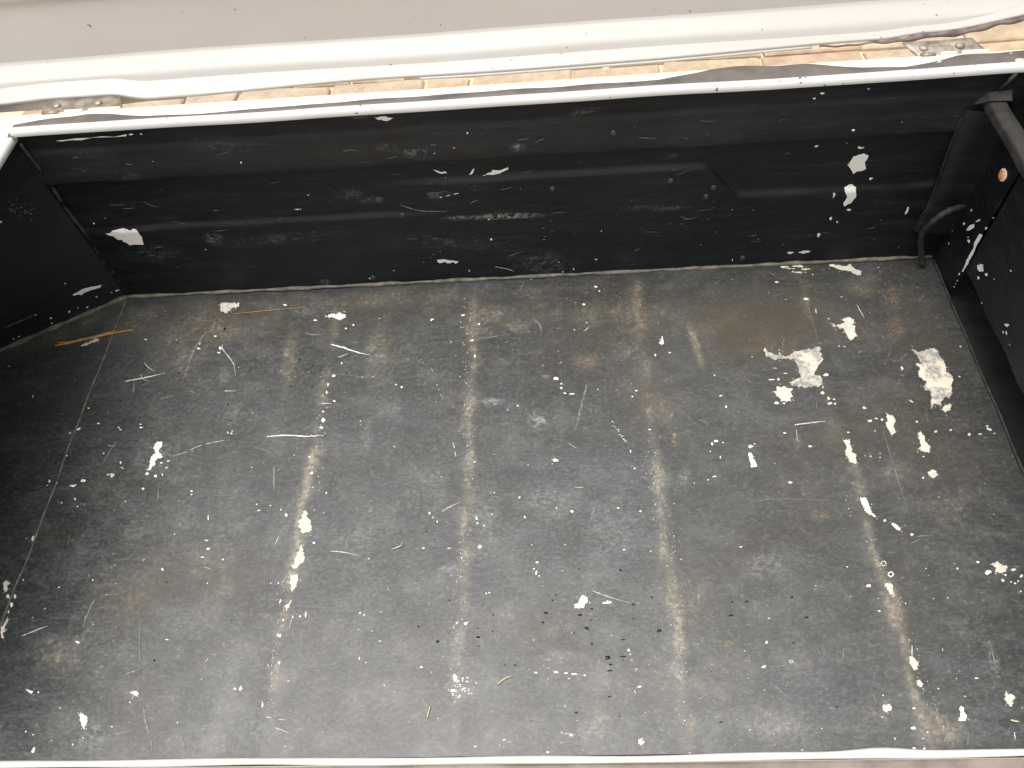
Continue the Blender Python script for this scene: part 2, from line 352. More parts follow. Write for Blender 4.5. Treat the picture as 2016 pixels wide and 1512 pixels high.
# left wall: hangs straight under the rim and splays outwards towards the floor
t = np.linspace(0, 1, 60); s = np.linspace(0, 1, 50)
tb = t*.78
bx = -np.where(tb < .26, tb*.87, .2262+.05*np.tanh((tb-.26)*4)); by = -np.where(tb < .26, tb*.5, .13+(tb-.26)*1.06)
tx = -.004*np.ones_like(t); ty = -t*.69
LP = np.zeros((60, 50, 3))
for j, v in enumerate(s):
    b_ = v**1.35
    LP[:, j, 0] = bx*(1-b_)+tx*b_; LP[:, j, 1] = by*(1-b_)+ty*b_; LP[:, j, 2] = v*(H-.001)-.003*(1-v)
left_o = grid('side_wall', LP, M['side'], BOX, True)
attr(left_o, 'dust', np.zeros((60, 50))); attr(left_o, 'rust', np.zeros((60, 50)))
def left_hit(px, py):                          # nearest sight-line hit on the splayed wall
    d = ray(px, py); Q = LP.reshape(-1, 3)-CAM; tt = Q @ d/(d @ d); e = np.linalg.norm(Q-tt[:, None]*d, axis=1)
    k = np.argsort(e)[:6]; tm = np.average(tt[k], weights=1/(e[k]+1e-5)); return CAM+d*(tm-.0012)

# right side: corner post, gutter beside the floor, recessed panel, dusty ledge
def side_grid(name, a, b, c, d, mat, n=24):    # bilinear patch a-b (bottom) d-c (top)
    a, b, c, d = map(np.array, (a, b, c, d)); u, v = np.meshgrid(np.linspace(0, 1, n), np.linspace(0, 1, n), indexing='ij')
    u, v = u[..., None], v[..., None]; P = (a*(1-u)+b*u)*(1-v)+(d*(1-u)+c*u)*v
    P = P + (.0008*np.sin(P[..., 1:2]*60+P[..., 2:3]*40))
    o = grid(name, P, mat, BOX); z = np.zeros((n, n)); attr(o, 'dust', z); attr(o, 'rust', z); return o
XP = 1.315
side_grid('post_face', (W, .012, -.02), (W+.003, -.070, -.02), (W+.003, -.077, .268), (W, .012, .268), M['wall'])
side_grid('side_panel', (W+.0035, -.0775, .052), (W+.002, -.70, .062), (W+.016, -.70, .215), (W+.0045, -.0785, .217), M['side'])
side_grid('recess_wall', (1.315, .012, -.02), (1.315, -.70, -.02), (1.315, -.70, .262), (1.315, .012, .262), M['deep'])
mesh('gutter', [(W-.001, .01, -.016), (W-.001, YF, -.016), (XP+.01, YF, -.016), (XP+.01, .01, -.016)], [(0, 1, 2, 3)], M['deep'], BOX)
mesh('floor_edge', [(W, .01, 0), (W, YF, 0), (W, YF, -.02), (W, .01, -.02)], [(0, 1, 2, 3)], M['deep'], BOX)
side_grid('upper_wall', (XP+.02, .012, .25), (XP+.02, -.70, .25), (1.266, -.70, H-.002), (1.266, .012, H-.002), M['deep'])
lv = []
yy = np.linspace(.006, -.69, 40)
prof = [(1.2185, .262), (1.2185, .2715), (1.2205, .274), (1.230, .2748), (1.2385, .274), (1.2405, .2715), (1.2405, .262), (1.2185, .262)]
LG = np.array([[(x, y, z+.0007*math.sin(y*60)) for y in yy] for x, z in prof])
grid('side_ledge', LG, M['ledge'], BOX, True)
# gusset where the ledge meets the rear wall, thin brace up to the rim
mesh('gusset', [(1.205, .003, .262), (1.219, .003, .279), (1.2465, .003, .2815), (1.2435, -.012, .2765), (1.219, -.010, .2765), (1.205, .006, .259), (1.219, .007, .276), (1.2465, .007, .2785), (1.2435, -.010, .2735), (1.219, -.008, .273)],
     [(0, 1, 2, 3, 4), (9, 8, 7, 6, 5), (0, 4, 9, 5), (4, 3, 8, 9), (3, 2, 7, 8), (2, 1, 6, 7), (1, 0, 5, 6)], M['ledge'], BOX, False)
tube('brace', [(1.230, .001, .284), (1.235, .000, .295), (1.2395, .001, .306)], [.0020, .003, .0042], M['ledge'], BOX, 8, sq=.5)
# corner channel: a dark folded strip that covers the corner and ends above the floor
cv = []
for k, (x, z) in enumerate([(1.2015, .060), (1.206, .10), (1.2045, .15), (1.2, .20), (1.197, .24), (1.199, .262)]):
    cv.append([(x-.001, .004, z), (x, -.0045, z), (x+.004, -.008, z), (x+.016, -.0115, z+.001), (x+.022, -.012, z), (1.2515, -.016, z)])
ch = grid('corner_channel', np.array(cv), M['wall'], BOX); attr(ch, 'dust', np.zeros(36)); attr(ch, 'rust', np.zeros(36))
tube('channel_edge', [(1.2, .001, .062), (1.2065, -.004, .10), (1.2035, -.0045, .15), (1.199, -.0045, .20), (1.196, -.004, .24), (1.2, -.003, .258)], [.0012, .0016, .001, .0012, .001, .0016], M['beadd'], BOX, 6)
# hose: rises from the corner of the floor and loops to the post
hp = [hit(1817, 521, 2, .004)]
for px, py, y in [(1814, 498, -.016), (1813, 472, -.018), (1818, 456, -.022), (1832, 440, -.026), (1852, 424, -.026), (1873, 413, -.024), (1890, 408, -.018), (1898, 404, -.010)]:
    hp.append(hit(px, py, 1, y))
def cat(P, n=6):
    P = [np.array(p, float) for p in P]; out = []
    for i in range(len(P)-1):
        a, b, c, d = P[max(i-1, 0)], P[i], P[i+1], P[min(i+2, len(P)-1)]
        for k in range(n):
            t_ = k/n; out.append(.5*((2*b)+(c-a)*t_+(2*a-5*b+4*c-d)*t_**2+(-a+3*b-3*c+d)*t_**3))
    return out+[P[-1]]
hc = cat(hp); tube('drain_hose', hc, [.0042 + .0005*math.sin(i*1.3)+random.uniform(-.0003, .0003) for i in range(len(hc))], M['hose'], BOX, 12)
ec = hit(1899, 407, 1, -.008)
tube('hose_clip', [ec+np.array([.0045*math.cos(a), -.001, .0085*math.sin(a)]) for a in np.linspace(0, 2*math.pi, 20)], .0016, M['ledge'], BOX, 8, False)
# orange stud in its white ring
sp = hit(1975, 344, 0, W+.0015)
ring = dome('stud', sp, (-1, 0, .1), .0085, .0022, M['chip'], BOX)
dome('stud_cap', sp+np.array([-.0017, 0, 0]), (-1, 0, .1), .0052, .0032, M['orange'], ring)

# seams
def lin(a, b, n): return [np.array(a)*(1-k/(n-1))+np.array(b)*k/(n-1) for k in range(n)]
tube('seam_bead', [p+np.array([0, .0006*math.sin(i*1.7), .0003*math.sin(i*2.3)]) for i, p in enumerate(lin((.0, -.0015, .0012), (1.248, -.0015, .0012), 90))], [.0028+.0008*math.sin(i*.7)+random.uniform(-.0004, .0004) for i in range(90)], M['bead'], BOX, 8)
tube('seam_bead', [(-p*.87, -p*.5-.001, .001) for p in np.linspace(0, .259, 30)], [.0038+.001*math.sin(i*1.1) for i in range(30)], M['bead'], BOX, 8)
tube('seam_bead', [(.001*math.sin(p*20)+.0006*math.sin(p*61), -p, float(floor_h(0, -p))+.0002) for p in np.linspace(.004, .68, 80)], [.0011+random.uniform(-.0004, .0005) for i in range(80)], M['bead'], BOX, 6)
tube('seam_bead', [(W-.001+.0005*math.sin(p*50), -p, .0004) for p in np.linspace(.004, .68, 80)], [.0020+random.uniform(-.0005, .0005) for i in range(80)], M['beadd'], BOX, 6)
tube('seam_bead', [(.003+.0012*math.sin(z*60), .002, z) for z in np.linspace(.004, .295, 40)], [.0024+random.uniform(-.0008, .0008) for i in range(40)], M['beadd'], BOX, 8)

# rivets
for px, py in [(1088, 373), (1321, 357), (1390, 388), (793, 424), (735, 547), (1462, 508), (1208, 263), (1405, 370)]:
    p = hit(px, py, 1, 0); y = float(wall_y(p[0], p[2])); p = hit(px, py, 1, y)
    rv = dome('rivet', p, (0, -1, 0), .0052, .0024, M['rivet'], rear)
    dome('rivet_head', p+np.array([0, -.0018, .0004]), (0, -1, .2), .0022, .0014, M['beadd'], rv)

# ---------------------------------------------------------------- rim, seal, flange, outer shell
xs = np.linspace(-.03, 1.30, 240)
def extr(name, prof, mat, flip=False, parent=BOX):
    return grid(name, np.array([[p for p in row] for row in prof]), mat, parent, flip)
def wavy(x): return .0006*np.sin(x*11)+.0004*np.sin(x*31+1)
rim = [[(x, y+wavy(x), H+z+.0004*math.sin(x*17)) for x in np.linspace(-.002, 1.262, 240)] for y, z in [(.009, -.0012), (.0006, -.0010), (-.0004, -.0006), (-.0008, .0002), (.0004, .0060), (.0012, .0066), (.0100, .0072), (.0112, .0064), (.012, -.003)]]
extr('rear_rim', rim, M['white'], True)
lr = [[(x+wavy(y), y, H+z) for y in np.linspace(.012, -.69, 100)] for x, z in [(-.004, -.010), (-.001, -.008), (0, -.003), (-.002, 0.001), (-.022, .0012), (-.024, -.006)]]
extr('side_rim', lr, M['white'], False)
rr_ = [[(x+wavy(y), y, H+z) for y in np.linspace(.012, -.69, 100)] for x, z in [(1.265, -.010), (1.262, -.008), (1.260, -.003), (1.262, 0.001), (1.29, .0012), (1.31, -.006)]]
extr('side_rim', rr_, M['white'], True)
dome('rim_dirt', (-.0015, .001, H+.0006), (.2, -.6, 1), .006, .0016, M['bead'], BOX)
bp = np.array([20, 100, 170, 222, 295, 380, 500, 690, 1000, 1300, 1400, 1500, 1600, 1700, 1780, 1840, 1900, 2000, 2100]); bw = np.array([4, 13, 18, 14, 5, 3, 5, 9, 11, 11, 25, 26, 22, 9, 5, 12, 20, 22, 20])*.00118
bxm = np.array([hit(p, 250-.062*p, 2, H)[0] for p in bp])
bulge = lambda x: np.interp(x, bxm, bw)
seal = []
sx = np.linspace(-.004, 1.30, 260)
for k in range(9):
    a = k/8; row = []
    for x in sx:
        b = float(bulge(x))*(1+.06*math.sin(x*70)); row.append((x, .0112+a*(b+.005), H+.0015+.0042*math.sin(math.pi*a)**.6+.0007*math.sin(x*43)*math.sin(math.pi*a)))
    seal.append(row)
extr('weather_seal', seal, M['seal'], True)
fl = [[(x, y+.0006*math.sin(x*9), H+z) for x in xs] for y, z in [(.014, -.0030), (.030, -.0010), (.0455, .0005), (.0485, -.002), (.049, -.010), (.049, -.40), (.049, GZ-H+.0)]]
extr('rear_flange', fl, M['cream'], True)
shell = [(-.31, .046), (-.31, YF-.012)]
mesh('outer_side', [(-.31, .046, GZ), (-.31, YF-.01, GZ), (-.31, YF-.01, H-.004), (-.31, .046, H-.004), (-.022, .046, H-.0045), (-.022, YF-.01, H-.0045)], [(0, 1, 2, 3), (3, 2, 5, 4)], M['cream'], BOX, False)
mesh('outer_side', [(1.36, .046, GZ), (1.36, YF-.01, GZ), (1.36, YF-.01, H-.005), (1.36, .046, H-.005), (1.28, .046, H-.0045), (1.28, YF-.01, H-.0045)], [(3, 2, 1, 0), (4, 5, 2, 3)], M['cream'], BOX, False)
# paint flecks stuck to the seal at the right corner
# loading lip: rounded white edge with a dent, bumper below it
lp, lrad = [], []
for x in np.linspace(-.31, 1.36, 220):
    dent = math.exp(-((x-.995)/.035)**2)
    lp.append((x, YF-.0036+.0008*math.sin(x*7)+.0005*math.sin(x*23)+.0018*dent, .0012+.001*dent)); lrad.append(.0036+.0018*dent+.0003*math.sin(x*31))
tube('loading_lip', lp, lrad, M['lip'], BOX, 14)
mesh('tail_panel', [(-.31, YF-.0066, -.002), (1.36, YF-.0066, -.002), (1.36, YF-.010, GZ), (-.31, YF-.010, GZ)], [(3, 2, 1, 0)], M['cream'], BOX, False)
bmp = [[(x, YF-.0070+y, -.0065+z+.001*math.sin(x*13)) for x in np.linspace(-.31, 1.36, 60)] for y, z in [(0, 0), (-.03, .001), (-.09, 0), (-.105, -.008), (-.11, -.03), (-.11, -.12)]]
extr('bumper', bmp, M['bumper'])

# ---------------------------------------------------------------- lid with hinges
LID = bpy.data.objects.new('lid', None); COL.objects.link(LID); LID.parent = BOX
HL, HR = (.006, .116), (1.128, 1.212)
lx = np.linspace(-.22, 1.48, 400)
def lift(x): return .0075*(smooth(.155, .10, x)) - .004*smooth(.03, -.08, x) + .004*smooth(1.10, 1.16, x)+.020*smooth(1.17, 1.33, x)
def lidrow(y, z, k): return [(x, y+k*.4*lift(x)+.0008*math.sin(x*8), z+k*lift(x)+.0007*math.sin(x*13+y*40)) for x in lx]
def liprow(y, z, k, q):
    up = lambda x: q*(.002+.0055*float(smooth(.2, .5, x))+.006*float(smooth(.80, 1.10, x))-.004*float(smooth(1.18, 1.34, x)))
    return [(X_[0], X_[1]+.5*up(X_[0]), X_[2]+up(X_[0])) for X_ in lidrow(y, z, k)]
lip = [liprow(.083, .2940, 1, 1), liprow(.0785, .2930, 1, 1), liprow(.0757, .2945, 1, 1), liprow(.0753, .2972, 1, 1), liprow(.0768, .2990, 1, 1), liprow(.0795, .2995, 1, .8), liprow(.0815, .3010, 1, .7), lidrow(.0935, .3108, 1), lidrow(.0948, .3112, 1), lidrow(.0958, .3104, .95), lidrow(.0966, .3098, .9)]
chn = [lidrow(.0975, .3112, .8), lidrow(.0990, .3160, .4), lidrow(.1025, .3205, .15), lidrow(.108, .3245, .0), lidrow(.1195, .3328, 0), lidrow(.1212, .3345, 0), lidrow(.1225, .337, 0)]
extr('lid_border', lip+chn, M['lid'], True, LID)
pn = [lidrow(.1225, .337, 0), lidrow(.126, .350, 0), lidrow(.131, .372, 0), lidrow(.1375, .398, 0), lidrow(.139, .4035, 0), lidrow(.136, .4085, 0), lidrow(.134, .414, 0), lidrow(.165, .55, 0), lidrow(.21, .72, 0)]
extr('lid_panel', pn, M['panel'], True, LID)
bk = [[(x, y, z) for x in (lx[0], lx[-1])] for y, z in [(.21, .72), (.232, .715), (.19, .55), (.155, .36), (.125, .328), (.104, .316)]]
extr('lid_skin', bk, M['cream'], True, LID)
# thin bright moulding that starts near the middle of the lid's lower edge
EDGE = np.array(liprow(.0755, .2940, 1, 1))    # lower edge of the lid
edge = lambda x: (x, float(np.interp(x, EDGE[:, 0], EDGE[:, 1])), float(np.interp(x, EDGE[:, 0], EDGE[:, 2])))
def below(x, d): e = edge(x); return (e[0], e[1]-.0004, e[2]-d)
tube('lid_moulding', [below(x, .0012) for x in np.linspace(.52, 1.02, 50)], [.0018]*50, M['lid'], LID, 8)
# added strip whose grey stands in for shade behind the left hinge
tk = [[(x, .086-.004*smooth(.15, .1, x), z0+float(lift(x))*f) for x in np.linspace(-.21, .20, 50)] for z0, f in [(.2965, 1), (.292, .45), (.2885, .0)]]
extr('lid_shade_strip', tk, M['panel'], True, LID)
# torn rubber along the lid's right lower edge
tp = [below(x, .0022+.0010*math.sin(x*90)+.0007*math.sin(x*211)) for x in np.linspace(1.03, 1.40, 90)]
tube('lid_seal', tp, [.0012+.0024*float(smooth(1.08, 1.16, p[0])*(1-.6*smooth(1.24, 1.30, p[0])))*(1+.35*math.sin(p[0]*160)) for p in tp], M['tear'], LID, 8)
def hinge(x0, x1, mat, z0=.0, dep=1.):
    h = bpy.data.objects.new('hinge', None); COL.objects.link(h); h.parent = BOX
    a = np.array((0, .0475, H-.0025)); b = a+(np.array((0, .0785, H-.0025+z0))-a)*dep
    pl = []
    for k, (fr, off) in enumerate([(0, 0), (.15, .0005), (.8, .0), (1, .001)]):
        p = a*(1-fr)+b*fr; pl.append([(x0+.014*(1-fr)+(x1-x0)*u, p[1], p[2]+off+.0004*math.sin(u*9)) for u in np.linspace(0, 1, 14)])
    g = grid('hinge_plate', np.array(pl), mat, h, True)
    so = g.modifiers.new('thickness', 'SOLIDIFY'); so.thickness = .0016
    L = x1-x0
    for u0, u1 in [(.02, .22), (.30, .52), (.60, .98)]:
        tube('hinge_barrel', [(x0+.014+L*u0, .0465, H+.0002), (x0+.014+L*u1, .0465, H+.0002)], .0030, M['steel'] if u0 != .30 and u0 != .60 else M['cream'], h, 12)
    for u in (.2, .72):
        p = a*.45+b*.55; s_ = dome('screw', (x0+.006+L*u, p[1], p[2]+.001), (0, -.1, 1), .0055, .003, mat, h)
    return h
hinge(*HL, M['steel']); hinge(*HR, plain('rusted_hinge_steel', (.30, .27, .225), .5, .45, .5, 70), .006, .8)

# ---------------------------------------------------------------- chipped paint
REG = {1: (0, 560, 3.024), 2: (500, 560, 3.024), 3: (1000, 560, 3.024), 4: (1450, 500, 2.70), 5: (0, 1040, 3.204), 6: (500, 1040, 3.204), 7: (1000, 1040, 3.204), 8: (1500, 1040, 3.203), 9: (1760, 400, 5.04), 0: (0, 0, 1)}
def R_(reg, pts): ox, oy, s_ = REG[reg]; return [(ox+x/s_, oy+y/s_) for x, y in pts]
def jag(pts, lev=3, amp=.16):
    for k in range(lev):
        out = []
        for i, a in enumerate(pts):
            b = pts[(i+1) % len(pts)]; L = math.hypot(b[0]-a[0], b[1]-a[1]); d = random.gauss(0, amp*(.35 if k == 0 else 1))*L
            out.append(a)
            if L > .8: out.append(((a[0]+b[0])/2-(b[1]-a[1])/(L+1e-6)*d, (a[1]+b[1])/2+(b[0]-a[0])/(L+1e-6)*d))
        pts = out
    return pts
def blob(cx, cy, rx, ry, ang=0, n=7):
    ca, sa = math.cos(math.radians(ang)), math.sin(math.radians(ang)); o = []
    for k in range(n):
        t_ = 2*math.pi*k/n; q = random.uniform(.5, 1.12); o.append((cx+rx*q*math.cos(t_)*ca-ry*q*math.sin(t_)*sa, cy+rx*q*math.cos(t_)*sa+ry*q*math.sin(t_)*ca))
    return o
def on_floor(px, py, e=.0005):
    p = hit(px, py, 2, 0); return (p[0], p[1], float(floor_h(p[0], p[1]))+e)
def on_wall(px, py, e=.0006):
    p = hit(px, py, 1, .004); y = float(wall_y(p[0], p[2])); p = hit(px, py, 1, y-e); return tuple(p)
def on_post(px, py): return tuple(hit(px, py, 0, W-.0012))
def on_panel(px, py): return tuple(hit(px, py, 0, W+.0005))
def on_left(px, py): return tuple(left_hit(px, py))
class Flakes:
    def __init__(s): s.v, s.f, s.m = [], [], []
    def poly(s, pts3, mi=0):
        b = len(s.v); s.v += pts3; s.f.append(tuple(range(b, b+len(pts3)))); s.m.append(mi)
    def build(s, name, mats, parent, kind='stuff'):
        if not s.v: return
        me = bpy.data.meshes.new(name); me.from_pydata([tuple(map(float, p)) for p in s.v], [], s.f)
        for m_ in mats: me.materials.append(m_)
        me.polygons.foreach_set('material_index', s.m); me.update()
        bm = bmesh.new(); bm.from_mesh(me); bmesh.ops.triangulate(bm, faces=bm.faces[:], ngon_method='EAR_CLIP')
        bm.normal_update(); bm.to_mesh(me); bm.free()
        o = bpy.data.objects.new(name, me); COL.objects.link(o); o.parent = parent
        if kind: o['kind'] = kind
        return o
CM = [M['chip'], M['chipc'], M['crust'], M['scratch'], M['faint'], M['ring'], M['drop']]
small = Flakes()
def chip(reg, pts, mi=0, surf=on_floor, parent=None, lev=3, amp=.2):
    J = jag(R_(reg, pts), lev, amp)
    p = [surf(*q) for q in J]
    if surf is on_floor:                        # crumbs of primer round the torn edge
        for q in random.sample(J, max(2, len(J)//7)):
            small.poly([surf(*k_) for k_ in jag(blob(q[0]+random.gauss(0, 3), q[1]+random.gauss(0, 3), random.uniform(.5, 2.0), random.uniform(.4, 1.5), 0, 5), 1, .2)], mi)
    f = Flakes(); f.poly(p, 0); o = f.build('paint_chip', [CM[mi]], parent or floor_o, None)
    bm = bmesh.new(); bm.from_mesh(o.data)
    bmesh.ops.subdivide_edges(bm, edges=[e for e in bm.edges if e.calc_length() > .004], cuts=4, use_grid_fill=True)
    for v in bm.verts:                          # follow the pressed sheet
        if surf is on_wall: v.co.y = float(wall_y(v.co.x, v.co.z))-.0007
        elif surf is on_floor: v.co.z = float(floor_h(v.co.x, v.co.y))+.0006
    bmesh.ops.triangulate(bm, faces=bm.faces[:]); bm.to_mesh(o.data); bm.free()
def dots(reg, lst, mi=0, surf=on_floor, into=None):
    ox, oy, s_ = REG[reg]
    for q in lst:
        cx, cy, rx, ry = q[:4]; an = q[4] if len(q) > 4 else 0
        (into or small).poly([surf(*p) for p in jag(blob(ox+cx/s_, oy+cy/s_, rx*.9/s_, ry*.9/s_, an), 2, .2)], mi)
def scratch(reg, pts, wd, mi=3, surf=on_floor, into=None, gap=.0):
    P = cat([np.array(p) for p in R_(reg, pts)], 10); wd = wd*.8/REG[reg][2]/2
    L, Rr = [], []; cur = []
    def flush():
        if len(cur) > 1:
            n = len(cur); a = [c[0] for c in cur]; b = [c[1] for c in cur][::-1]
            for i in range(n-1): (into or small).poly([surf(*cur[i][0]), surf(*cur[i+1][0]), surf(*cur[i+1][1]), surf(*cur[i][1])], mi)
        cur.clear()
    for i, p in enumerate(P):
        t_ = P[min(i+1, len(P)-1)]-P[max(i-1, 0)]; t_ = t_/(np.linalg.norm(t_)+1e-9); nn = np.array([-t_[1], t_[0]])
        u = i/(len(P)-1); k = wd*(.35+.65*math.sin(math.pi*min(1, u*1.15+.02))**.6)*random.uniform(.55, 1.25); j = random.gauss(0, wd*.25)
        if random.random() < gap: flush(); continue
        cur.append((p+nn*(k+j), p-nn*(k-j)))
    flush()
# -- floor, one region of the photograph after another
chip(1, [(930, 940), (960, 930), (965, 960), (945, 990), (970, 1025), (930, 1040), (915, 1080), (885, 1105), (870, 1100), (890, 1060), (905, 1020), (925, 1000), (910, 970)])
chip(1, [(1305, 110), (1340, 105), (1425, 105), (1420, 130), (1395, 135), (1370, 140), (1375, 150), (1350, 165), (1315, 160), (1310, 140)], 1)
chip(1, [(480, 365), (500, 350), (530, 345), (560, 325), (590, 318), (588, 330), (550, 345), (520, 360)], 1)
dots(1, [(875, 1125, 14, 12), (925, 1140, 12, 10), (965, 1130, 6, 10), (990, 1090, 10, 6), (1000, 1050, 12, 5), (960, 1060, 10, 6), (495, 1167, 24, 12, -10), (435, 1198, 27, 9, -8), (293, 1170, 10, 14), (465, 860, 16, 8, -30), (417, 884, 12, 5, -30),
         (525, 736, 8, 6), (397, 1018, 7, 6), (195, 668, 6, 12), (52, 485, 8, 5), (367, 1298, 5, 6), (868, 328, 12, 5), (1180, 378, 12, 10), (1187, 350, 7, 8), (1280, 305, 11, 6), (1310, 375, 16, 10), (1300, 402, 14, 6), (835, 830, 8, 5), (840, 850, 16, 4),
         (715, 862, 14, 5, 30), (705, 850, 8, 5), (850, 1215, 14, 8), (715, 1060, 8, 12), (725, 1090, 16, 4, 20), (1375, 885, 10, 6), (1380, 870, 6, 5), (1355, 880, 6, 8), (335, 1180, 6, 8), (445, 1275, 8, 8), (460, 1320, 6, 5), (745, 1290, 5, 4), (280, 1195, 8, 5), (1140, 1230, 8, 8), (1140, 1250, 10, 6), (1240, 1390, 6, 20), (1528, 1308, 5, 9), (200, 1503, 6, 10)])
dots(1, [(665, 1133, 24, 18), (640, 1130, 10, 7)], 1)
scratch(1, [(742, 577), (800, 565), (880, 550), (980, 525)], 9); scratch(1, [(1318, 350), (1330, 390), (1385, 465), (1400, 540)], 6); scratch(1, [(835, 535), (850, 560), (885, 575)], 4); scratch(1, [(860, 465), (880, 490), (915, 515)], 5)
scratch(1, [(1030, 1020), (1095, 1000), (1200, 955), (1320, 930), (1370, 925)], 4, gap=.2); scratch(1, [(640, 960), (690, 957)], 4); scratch(1, [(690, 935), (640, 1010), (600, 1090)], 7, 4); scratch(1, [(945, 1180), (935, 1330)], 7, 4); scratch(1, [(1330, 632), (1405, 630)], 4)
scratch(1, [(1225, 280), (1150, 400), (1080, 590)], 14, 4); scratch(1, [(1150, 200), (1230, 215), (1285, 205)], 8, 4); scratch(1, [(1280, 215), (1255, 295)], 10, 4); scratch(1, [(800, 570), (790, 660)], 9, 4); scratch(1, [(830, 600), (890, 585)], 5, 4); scratch(1, [(820, 180), (900, 190), (1000, 175)], 8, 4, gap=.2); scratch(1, [(955, 680), (1035, 660)], 10, 4)
chip(2, [(420, 190), (450, 175), (500, 165), (540, 175), (545, 195), (500, 205), (470, 195)])
chip(2, [(290, 1350), (310, 1343), (320, 1360), (315, 1380), (335, 1400), (340, 1430), (345, 1460), (325, 1475), (285, 1478), (275, 1450), (262, 1410), (285, 1395)], 1, lev=2)
dots(2, [(182, 118, 15, 8), (545, 258, 8, 8), (365, 208, 15, 6), (590, 238, 8, 8), (1058, 208, 16, 7, -20), (1245, 182, 12, 8), (1340, 235, 10, 8), (470, 540, 14, 10), (440, 590, 8, 16), (432, 640, 5, 18), (475, 690, 12, 5), (410, 755, 11, 8), (410, 805, 15, 20), (398, 850, 14, 10), (345, 1120, 14, 12), (330, 1025, 10, 8),
         (190, 1370, 9, 16), (430, 1240, 7, 9), (845, 592, 12, 5, 10), (878, 606, 9, 7), (645, 547, 8, 4), (520, 465, 5, 9), (1312, 1055, 10, 5), (1300, 330, 12, 10), (1315, 425, 8, 16), (1430, 1240, 5, 5), (160, 1340, 5, 8), (1045, 1360, 8, 10), (1090, 1410, 8, 10), (1065, 1385, 6, 6), (1325, 1390, 8, 14), (1330, 1420, 6, 10), (1370, 1435, 10, 5), (415, 1360, 6, 4)], 0)
dots(2, [(1260+random.gauss(0, 30), random.uniform(80, 600), random.uniform(2, 6), random.uniform(2, 6)) for i in range(35)], 1)
dots(2, [(1270+random.gauss(0, 26), random.uniform(600, 1500), random.uniform(2, 5), random.uniform(2, 5)) for i in range(55)], 3)
dots(2, [(440-.12*(y-500)+random.gauss(0, 22), y, random.uniform(2, 6), random.uniform(2, 6)) for y in [random.uniform(500, 1500) for i in range(45)]], 3)
scratch(2, [(455, 352), (530, 372), (610, 398), (685, 415)], 10, 0); scratch(2, [(75, 903), (200, 896), (320, 902), (415, 895)], 9, 0); scratch(2, [(400, 705), (465, 705)], 6)
scratch(2, [(440, 528), (600, 540), (830, 580)], 4, 4); scratch(2, [(1055, 490), (1090, 600), (1125, 680)], 4, 3, gap=.5); scratch(2, [(1165, 850), (1190, 960), (1205, 1050)], 6, 3, gap=.3); scratch(2, [(1120, 1350), (1170, 1320), (1225, 1295)], 7); scratch(2, [(0, 970), (70, 985), (145, 1050)], 5, 4); scratch(2, [(120, 1080), (118, 1225)], 16, 4); scratch(2, [(1330, 318), (1420, 310), (1512, 290)], 9, 4); scratch(2, [(1385, 360), (1512, 338)], 4, 3, gap=.3); scratch(2, [(305, 290), (400, 295)], 12, 4)
scratch(2, [(500, 430), (560, 408)], 6, 3); scratch(2, [(180, 1440), (165, 1490)], 8, 4); scratch(2, [(430, 160), (500, 150)], 7, 4)
dots(3, [(523, 12, 14, 7, 15), (545, 38, 7, 6), (452, 116, 13, 8, 10), (287, 559, 28, 13, -5), (317, 590, 9, 7), (317, 616, 10, 9), (337, 645, 14, 6, 15), (382, 650, 23, 8, -5), (58, 719, 9, 6), (282, 1046, 32, 12, 3), (877, 420, 9, 9), (965, 405, 12, 4), (763, 632, 11, 7), (742, 665, 7, 6), (845, 863, 12, 4), (1268, 660, 14, 5), (1300, 724, 8, 9), (1230, 540, 6, 8),
         (1238, 928, 18, 8), (1215, 945, 9, 14), (1205, 990, 6, 5), (1282, 938, 6, 5), (1445, 960, 20, 12), (1230, 1140, 18, 6, -15), (1192, 1160, 8, 5, -20), (380, 1350, 14, 12), (68, 1268, 8, 9), (290, 1330, 6, 6), (1470, 945, 8, 4), (730, 990, 4, 14), (755, 1095, 7, 8), (535, 624, 5, 4), (1455, 430, 5, 4), (1110, 1180, 6, 5), (1265, 1025, 4, 12), (470, 225, 6, 5), (100, 1385, 8, 12), (655, 1330, 10, 5), (790, 1350, 8, 10)])
chip(3, [(915, 305), (925, 330), (928, 350), (912, 362), (900, 345), (912, 330)], lev=2); chip(3, [(1437, 995), (1455, 1005), (1470, 1040), (1483, 1080), (1455, 1088), (1442, 1050)], lev=2)
dots(3, [(615+95*u+random.gauss(0, 5), 815+125*u+random.gauss(0, 5), random.uniform(3, 7), random.uniform(2, 5)) for u in np.linspace(0, 1, 20)], 0)
dots(3, [(995, 900, 18, 20), (990, 938, 25, 13), (905, 905, 16, 12), (230, 545, 20, 16), (208, 480, 10, 9)], 5)
dots(3, [(860+.05*(y-850)+random.gauss(0, 28), y, random.uniform(2, 5), random.uniform(2, 5)) for y in [random.uniform(900, 1500) for i in range(60)]], 3)
dots(3, [(790+random.gauss(0, 36), random.uniform(60, 700), random.uniform(2, 5), random.uniform(2, 4)) for i in range(60)], 5)
scratch(3, [(470, 590), (430, 750), (400, 870)], 14, 4); scratch(3, [(650, 1225), (770, 1200)], 6, 4); scratch(3, [(530, 1280), (480, 1450)], 8, 4); scratch(3, [(360, 945), (410, 975)], 4, 3); scratch(3, [(570, 1470), (650, 1512)], 5, 4); scratch(3, [(150, 200), (190, 240), (200, 290)], 14, 4); scratch(3, [(65, 400), (65, 630)], 3, 4)
W4 = dict(parent=floor_o)
chip(4, [(490, 58), (560, 62), (620, 68), (660, 90), (660, 112), (620, 100), (570, 85), (530, 75)], 1)
